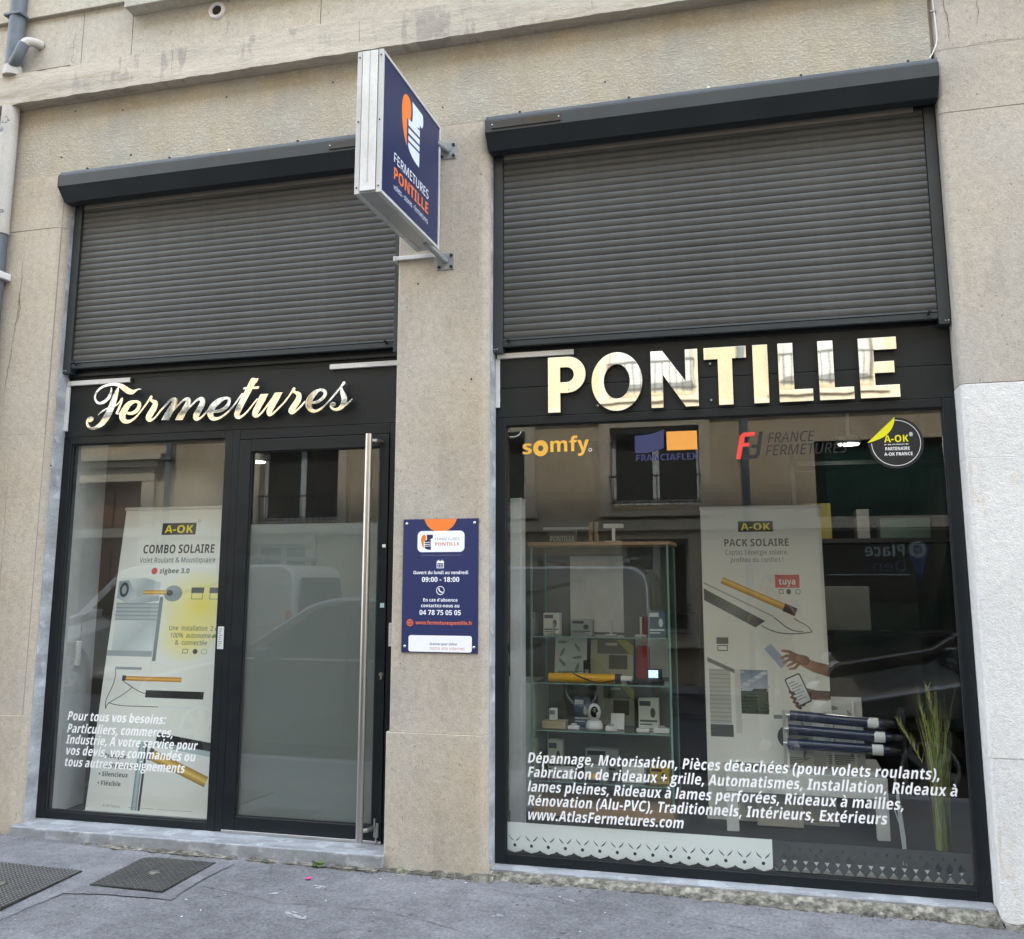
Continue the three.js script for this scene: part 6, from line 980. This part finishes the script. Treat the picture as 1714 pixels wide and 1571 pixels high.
const van = { name: 'parked_van', L: 4.3, W: 1.82, H: 1.80, belt: 1.08, taper: 0.12, r: 0.32, lamp: 0.78, tail: 0.5, wheels: [0.85, 3.45], outline: [[0.02, 0.45], [0.0, 0.85, 0.22, 0.95], [0.95, 1.12], [1.55, 1.72], [1.75, 1.80, 2.0, 1.80], [4.0, 1.80], [4.25, 1.78, 4.27, 1.5], [4.30, 0.6]], windows: [[[1.12, 1.10], [2.15, 1.10], [2.15, 1.62], [1.62, 1.62]]], screen: [[0.95, 1.13], [1.56, 1.72]], rear: [[4.29, 1.12], [4.26, 1.62]], handles: [2.0, 3.9], seams: [1.05, 2.22, 3.3], rack: [2.0, 2.9, 3.8] };
const carO = { name: 'parked_car', L: 4.25, W: 1.78, H: 1.46, belt: 0.92, taper: 0.24, r: 0.31, lamp: 0.68, tail: 0.14, wheels: [0.85, 3.42], outline: [[0.02, 0.42], [0.0, 0.70, 0.20, 0.76], [1.15, 0.94], [1.9, 1.38], [2.1, 1.46, 2.4, 1.46], [3.1, 1.45, 3.5, 1.36], [4.05, 1.0], [4.22, 0.95, 4.23, 0.7], [4.24, 0.45]], windows: [[[1.42, 0.95], [2.42, 0.95], [2.42, 1.37], [2.06, 1.37]], [[2.50, 0.95], [3.62, 0.95], [3.28, 1.33], [2.50, 1.37]]], screen: [[1.17, 0.95], [1.92, 1.39]], rear: [[4.05, 1.0], [3.5, 1.36]], handles: [2.3, 3.2], seams: [1.35, 2.45, 3.35], trim: [[1.30, 0.925], [3.75, 0.925], [3.75, 0.945], [1.30, 0.945]] };
const roadY = (xx, zz) => -0.245 - 0.008 * xx - 0.004 * zz;
vehicle('white van with roof bars parked across the street, mirrored in door and left window', { ...van, paint: M.paint_white }, [-4.2, roadY(-4.2, 7.6), 7.6], 0);
vehicle('silver van with roof bars parked across the street, mirrored in the big window', { ...van, paint: M.paint_silver }, [0.55, roadY(0.5, 7.6), 7.6], 0);
vehicle('black car parked across the street, mirrored at the right of the big window', { ...carO, H: 1.56, paint: M.paint_black, rack: null }, [6.75, roadY(6.7, 7.5), 7.5], 0);
const sx = (o, k) => ({ ...o, L: o.L * k, wheels: o.wheels.map((v) => v * k), handles: o.handles.map((v) => v * k), seams: o.seams.map((v) => v * k), outline: o.outline.map((p) => p.map((v, i) => (i % 2 ? v : v * k))), windows: o.windows.map((w) => w.map(([a, b]) => [a * k, b])), screen: o.screen.map(([a, b]) => [a * k, b]), rear: o.rear.map(([a, b]) => [a * k, b]), trim: o.trim.map(([a, b]) => [a * k, b]) });
vehicle('grey car parked at the near kerb, mirrored in the door glass', { ...sx(carO, 0.86), paint: M.paint_grey }, [0.30, roadY(0.1, 3.6), 3.62], 0);
vehicle('dark grey car parked at the near kerb right of the photographer', { ...carO, paint: M.paint_grey }, [6.42, roadY(6.4, 3.6), 3.62], 0);

// ---------------------------------------------------------------- the person taking the picture, mirrored in the big window
{
  const G = -0.31, P = thing('person', 'person in grey top and pale trousers holding up a phone in the street', 'person', [4.12, G, 5.22]);
  const smin = (a, b, k) => { const h = Math.max(0, Math.min(1, 0.5 + 0.5 * (b - a) / k)); return b + (a - b) * h - k * h * (1 - h); };
  const cap = (p, [a, b, ra, rb]) => { const ux = b[0] - a[0], uy = b[1] - a[1], uz = b[2] - a[2], l = ux * ux + uy * uy + uz * uz, t = l ? Math.max(0, Math.min(1, ((p[0] - a[0]) * ux + (p[1] - a[1]) * uy + (p[2] - a[2]) * uz) / l)) : 0; return Math.hypot(p[0] - a[0] - ux * t, p[1] - a[1] - uy * t, p[2] - a[2] - uz * t) - ra - (rb - ra) * t; };
  function field(caps, lo, hi, cell, k, extra) { // marching cubes over a box, in metres from the feet
    const span = Math.max(hi[0] - lo[0], hi[1] - lo[1], hi[2] - lo[2]), n = Math.max(16, Math.ceil(span / cell) + 4), mc = new MarchingCubes(n, undefined, false, false, 260000), h = n / 2, s = span / (n - 4) * h, c = [0, 1, 2].map((i) => (lo[i] + hi[i]) / 2);
    for (let z = 0; z < n; z++) for (let y = 0; y < n; y++) for (let x = 0; x < n; x++) { const p = [c[0] + (x - h) / h * s, c[1] + (y - h) / h * s, c[2] + (z - h) / h * s]; let d = 1; if (p.every((v, i) => v > lo[i] - 0.05 && v < hi[i] + 0.05)) { d = 9; for (const q of caps) d = smin(d, cap(p, q), k); if (extra) d = extra(p, d); } mc.field[x + y * n + z * n * n] = -d; }
    mc.isolation = 0; mc.update(); const g = new THREE.BufferGeometry(), cnt = mc.count; g.setAttribute('position', new THREE.BufferAttribute(mc.positionArray.slice(0, cnt * 3), 3)); g.setAttribute('normal', new THREE.BufferAttribute(mc.normalArray.slice(0, cnt * 3), 3));
    return g.scale(s, s, s).translate(...c);
  }
  // joints, metres from the feet; the person faces -z
  const hipL = [-0.095, 0.90, 0], hipR = [0.095, 0.90, 0], kneeL = [-0.12, 0.48, -0.02], kneeR = [0.115, 0.48, -0.01], ankL = [-0.13, 0.08, 0.03], ankR = [0.13, 0.08, 0.04], shL_ = [-0.185, 1.39, 0.0], shR_ = [0.185, 1.39, 0.0], elL = [-0.22, 1.24, -0.20], elR = [0.24, 1.22, -0.18], wrL = [-0.095, 1.555, -0.315], wrR = [0.045, 1.55, -0.315];
  const legs = [[hipL, kneeL, 0.088, 0.058], [kneeL, ankL, 0.056, 0.036], [hipR, kneeR, 0.088, 0.058], [kneeR, ankR, 0.056, 0.036]], torso = [[[-0.07, 0.95, 0], [0.07, 0.95, 0], 0.115, 0.115], [[-0.06, 1.12, 0], [0.06, 1.12, 0], 0.10, 0.10], [[-0.09, 1.32, 0.005], [0.09, 1.32, 0.005], 0.105, 0.105], [shL_, shR_, 0.062, 0.062]], neck = [[[0, 1.40, 0.01], [0, 1.52, -0.01], 0.055, 0.052]];
  const arms = [[shL_, elL, 0.052, 0.040], [elL, wrL, 0.040, 0.026], [shR_, elR, 0.052, 0.040], [elR, wrR, 0.040, 0.026]], feet = [[[-0.13, 0.045, 0.05], [-0.15, 0.04, -0.13], 0.042, 0.034], [[0.13, 0.045, 0.06], [0.15, 0.04, -0.12], 0.042, 0.034]];
  const skin = std('skin', [0.45, 0.27, 0.19], { roughness: 0.55 }), hairM = std('hair', [0.03, 0.02, 0.015], { roughness: 0.6 }), shirt = std('shirt_grey', [0.10, 0.10, 0.115], { roughness: 0.9 }), trousers = std('trousers_pale', [0.42, 0.36, 0.33], { roughness: 0.9 });
  const head = field([[[0, 1.60, -0.01], [0, 1.635, 0.0], 0.082, 0.09], [[0, 1.545, -0.035], [0, 1.56, -0.03], 0.048, 0.055], [[0, 1.585, -0.092], [0, 1.56, -0.104], 0.011, 0.014], [[-0.018, 1.522, -0.078], [0.018, 1.522, -0.078], 0.010, 0.010], [[-0.085, 1.585, 0.0], [-0.09, 1.56, 0.0], 0.014, 0.010], [[0.085, 1.585, 0.0], [0.09, 1.56, 0.0], 0.014, 0.010], [[0, 1.40, 0.01], [0, 1.52, -0.01], 0.055, 0.050]], [-0.12, 1.42, -0.14], [0.12, 1.74, 0.12], 0.008, 0.02, (p, d) => Math.max(d, -Math.min(Math.hypot(p[0] + 0.033, p[1] - 1.598, p[2] + 0.100) - 0.016, Math.hypot(p[0] - 0.033, p[1] - 1.598, p[2] + 0.100) - 0.016)));
  const hand = (s, w) => { // palm behind the phone's edge, four fingers across its back, the thumb along its near side
    const px = w[0] + s * 0.01, c = [[w, [px, w[1] + 0.055, w[2] - 0.012], 0.024, 0.030]]; for (let k = 0; k < 4; k++) { const y = w[1] + 0.030 + k * 0.022, l = [0.034, 0.040, 0.038, 0.030][k]; c.push([[px + s * -0.004, y, w[2] - 0.022], [px - s * 0.022, y + 0.006, w[2] - 0.052], 0.0095, 0.009], [[px - s * 0.022, y + 0.006, w[2] - 0.052], [px - s * (0.022 + l), y + 0.008, w[2] - 0.0335], 0.009, 0.0075]); } c.push([[px - s * 0.002, w[1] + 0.02, w[2] + 0.004], [px - s * 0.030, w[1] + 0.055, w[2] - 0.002], 0.011, 0.009], [[px - s * 0.030, w[1] + 0.055, w[2] - 0.002], [px - s * 0.050, w[1] + 0.075, w[2] - 0.010], 0.009, 0.0078]);
    return field(c, [px - 0.09, w[1] - 0.04, w[2] - 0.08], [px + 0.09, w[1] + 0.13, w[2] + 0.05], 0.0045, 0.006); };
  const put = (n, g, m, par = P) => { uvm(g); const q = shade(new THREE.Mesh(g, m)); q.name = n; par.add(q); return q; };
  const body = put('body', mergeGeometries([field([...legs, ...torso, ...neck, ...arms, ...feet], [-0.36, 0, -0.36], [0.36, 1.55, 0.2], 0.014, 0.035), head, hand(-1, wrL), hand(1, wrR)]), skin);
  const fat = (l, r) => l.map(([a, b, x, y]) => [a, b, x + r, y + r]);
  const mid = (a, b, t) => a.map((v, i) => v + (b[i] - v) * t);
  put('shirt', field(fat([...torso, [shL_, mid(shL_, elL, 0.75), 0.054, 0.048], [shR_, mid(shR_, elR, 0.75), 0.054, 0.048]], 0.013), [-0.36, 0.82, -0.3], [0.36, 1.50, 0.2], 0.013, 0.03, (p, d) => Math.max(d, 0.86 - p[1], p[1] - 1.455 - Math.abs(p[0]) * 0.02)), shirt);
  put('trousers', field([...fat([...legs], 0.016), [[-0.08, 0.92, 0], [0.08, 0.92, 0], 0.116, 0.116]], [-0.3, 0.03, -0.2], [0.3, 1.06, 0.2], 0.013, 0.03, (p, d) => Math.max(d, 0.09 - p[1], p[1] - 0.98)), trousers);
  put('shoe', field(fat([feet[0]], 0.012), [-0.25, -0.02, -0.2], [-0.05, 0.13, 0.15], 0.009, 0.01, (p, d) => Math.max(d, -p[1])), M.white_pvc); put('shoe', field(fat([feet[1]], 0.012), [0.05, -0.02, -0.2], [0.25, 0.13, 0.15], 0.009, 0.01, (p, d) => Math.max(d, -p[1])), M.white_pvc);
  put('hair', field([[[0, 1.625, 0.012], [0, 1.645, 0.015], 0.093, 0.096], [[-0.05, 1.57, 0.05], [0.05, 1.57, 0.05], 0.055, 0.055]], [-0.13, 1.48, -0.12], [0.13, 1.76, 0.14], 0.009, 0.02, (p, d) => Math.max(d, -(Math.hypot(p[0], (p[1] - 1.56) * 0.8, p[2] + 0.10) - 0.085))), hairM);
  for (const x of [-0.033, 0.033]) put('eye', new THREE.SphereGeometry(0.012, 12, 8).translate(x, 1.598, -0.078), M.vinyl_white);
  const ph = thing('phone', 'dark phone held up by the person mirrored in the big window', 'phone', [4.0925, 1.268, 4.875]); part(ph, 'case', bx(4.0565, 4.1285, 1.268, 1.415, 4.872, 4.880, 0.004), M.black); part(ph, 'display', rectPlane(4.0595, 4.1255, 1.272, 1.411, 4.8805), M.solar_cell); part(ph, 'lens_block', bx(4.076, 4.110, 1.333, 1.368, 4.8695, 4.8718, 0.001), M.solar_cell);
}

renderer.render(scene, camera);
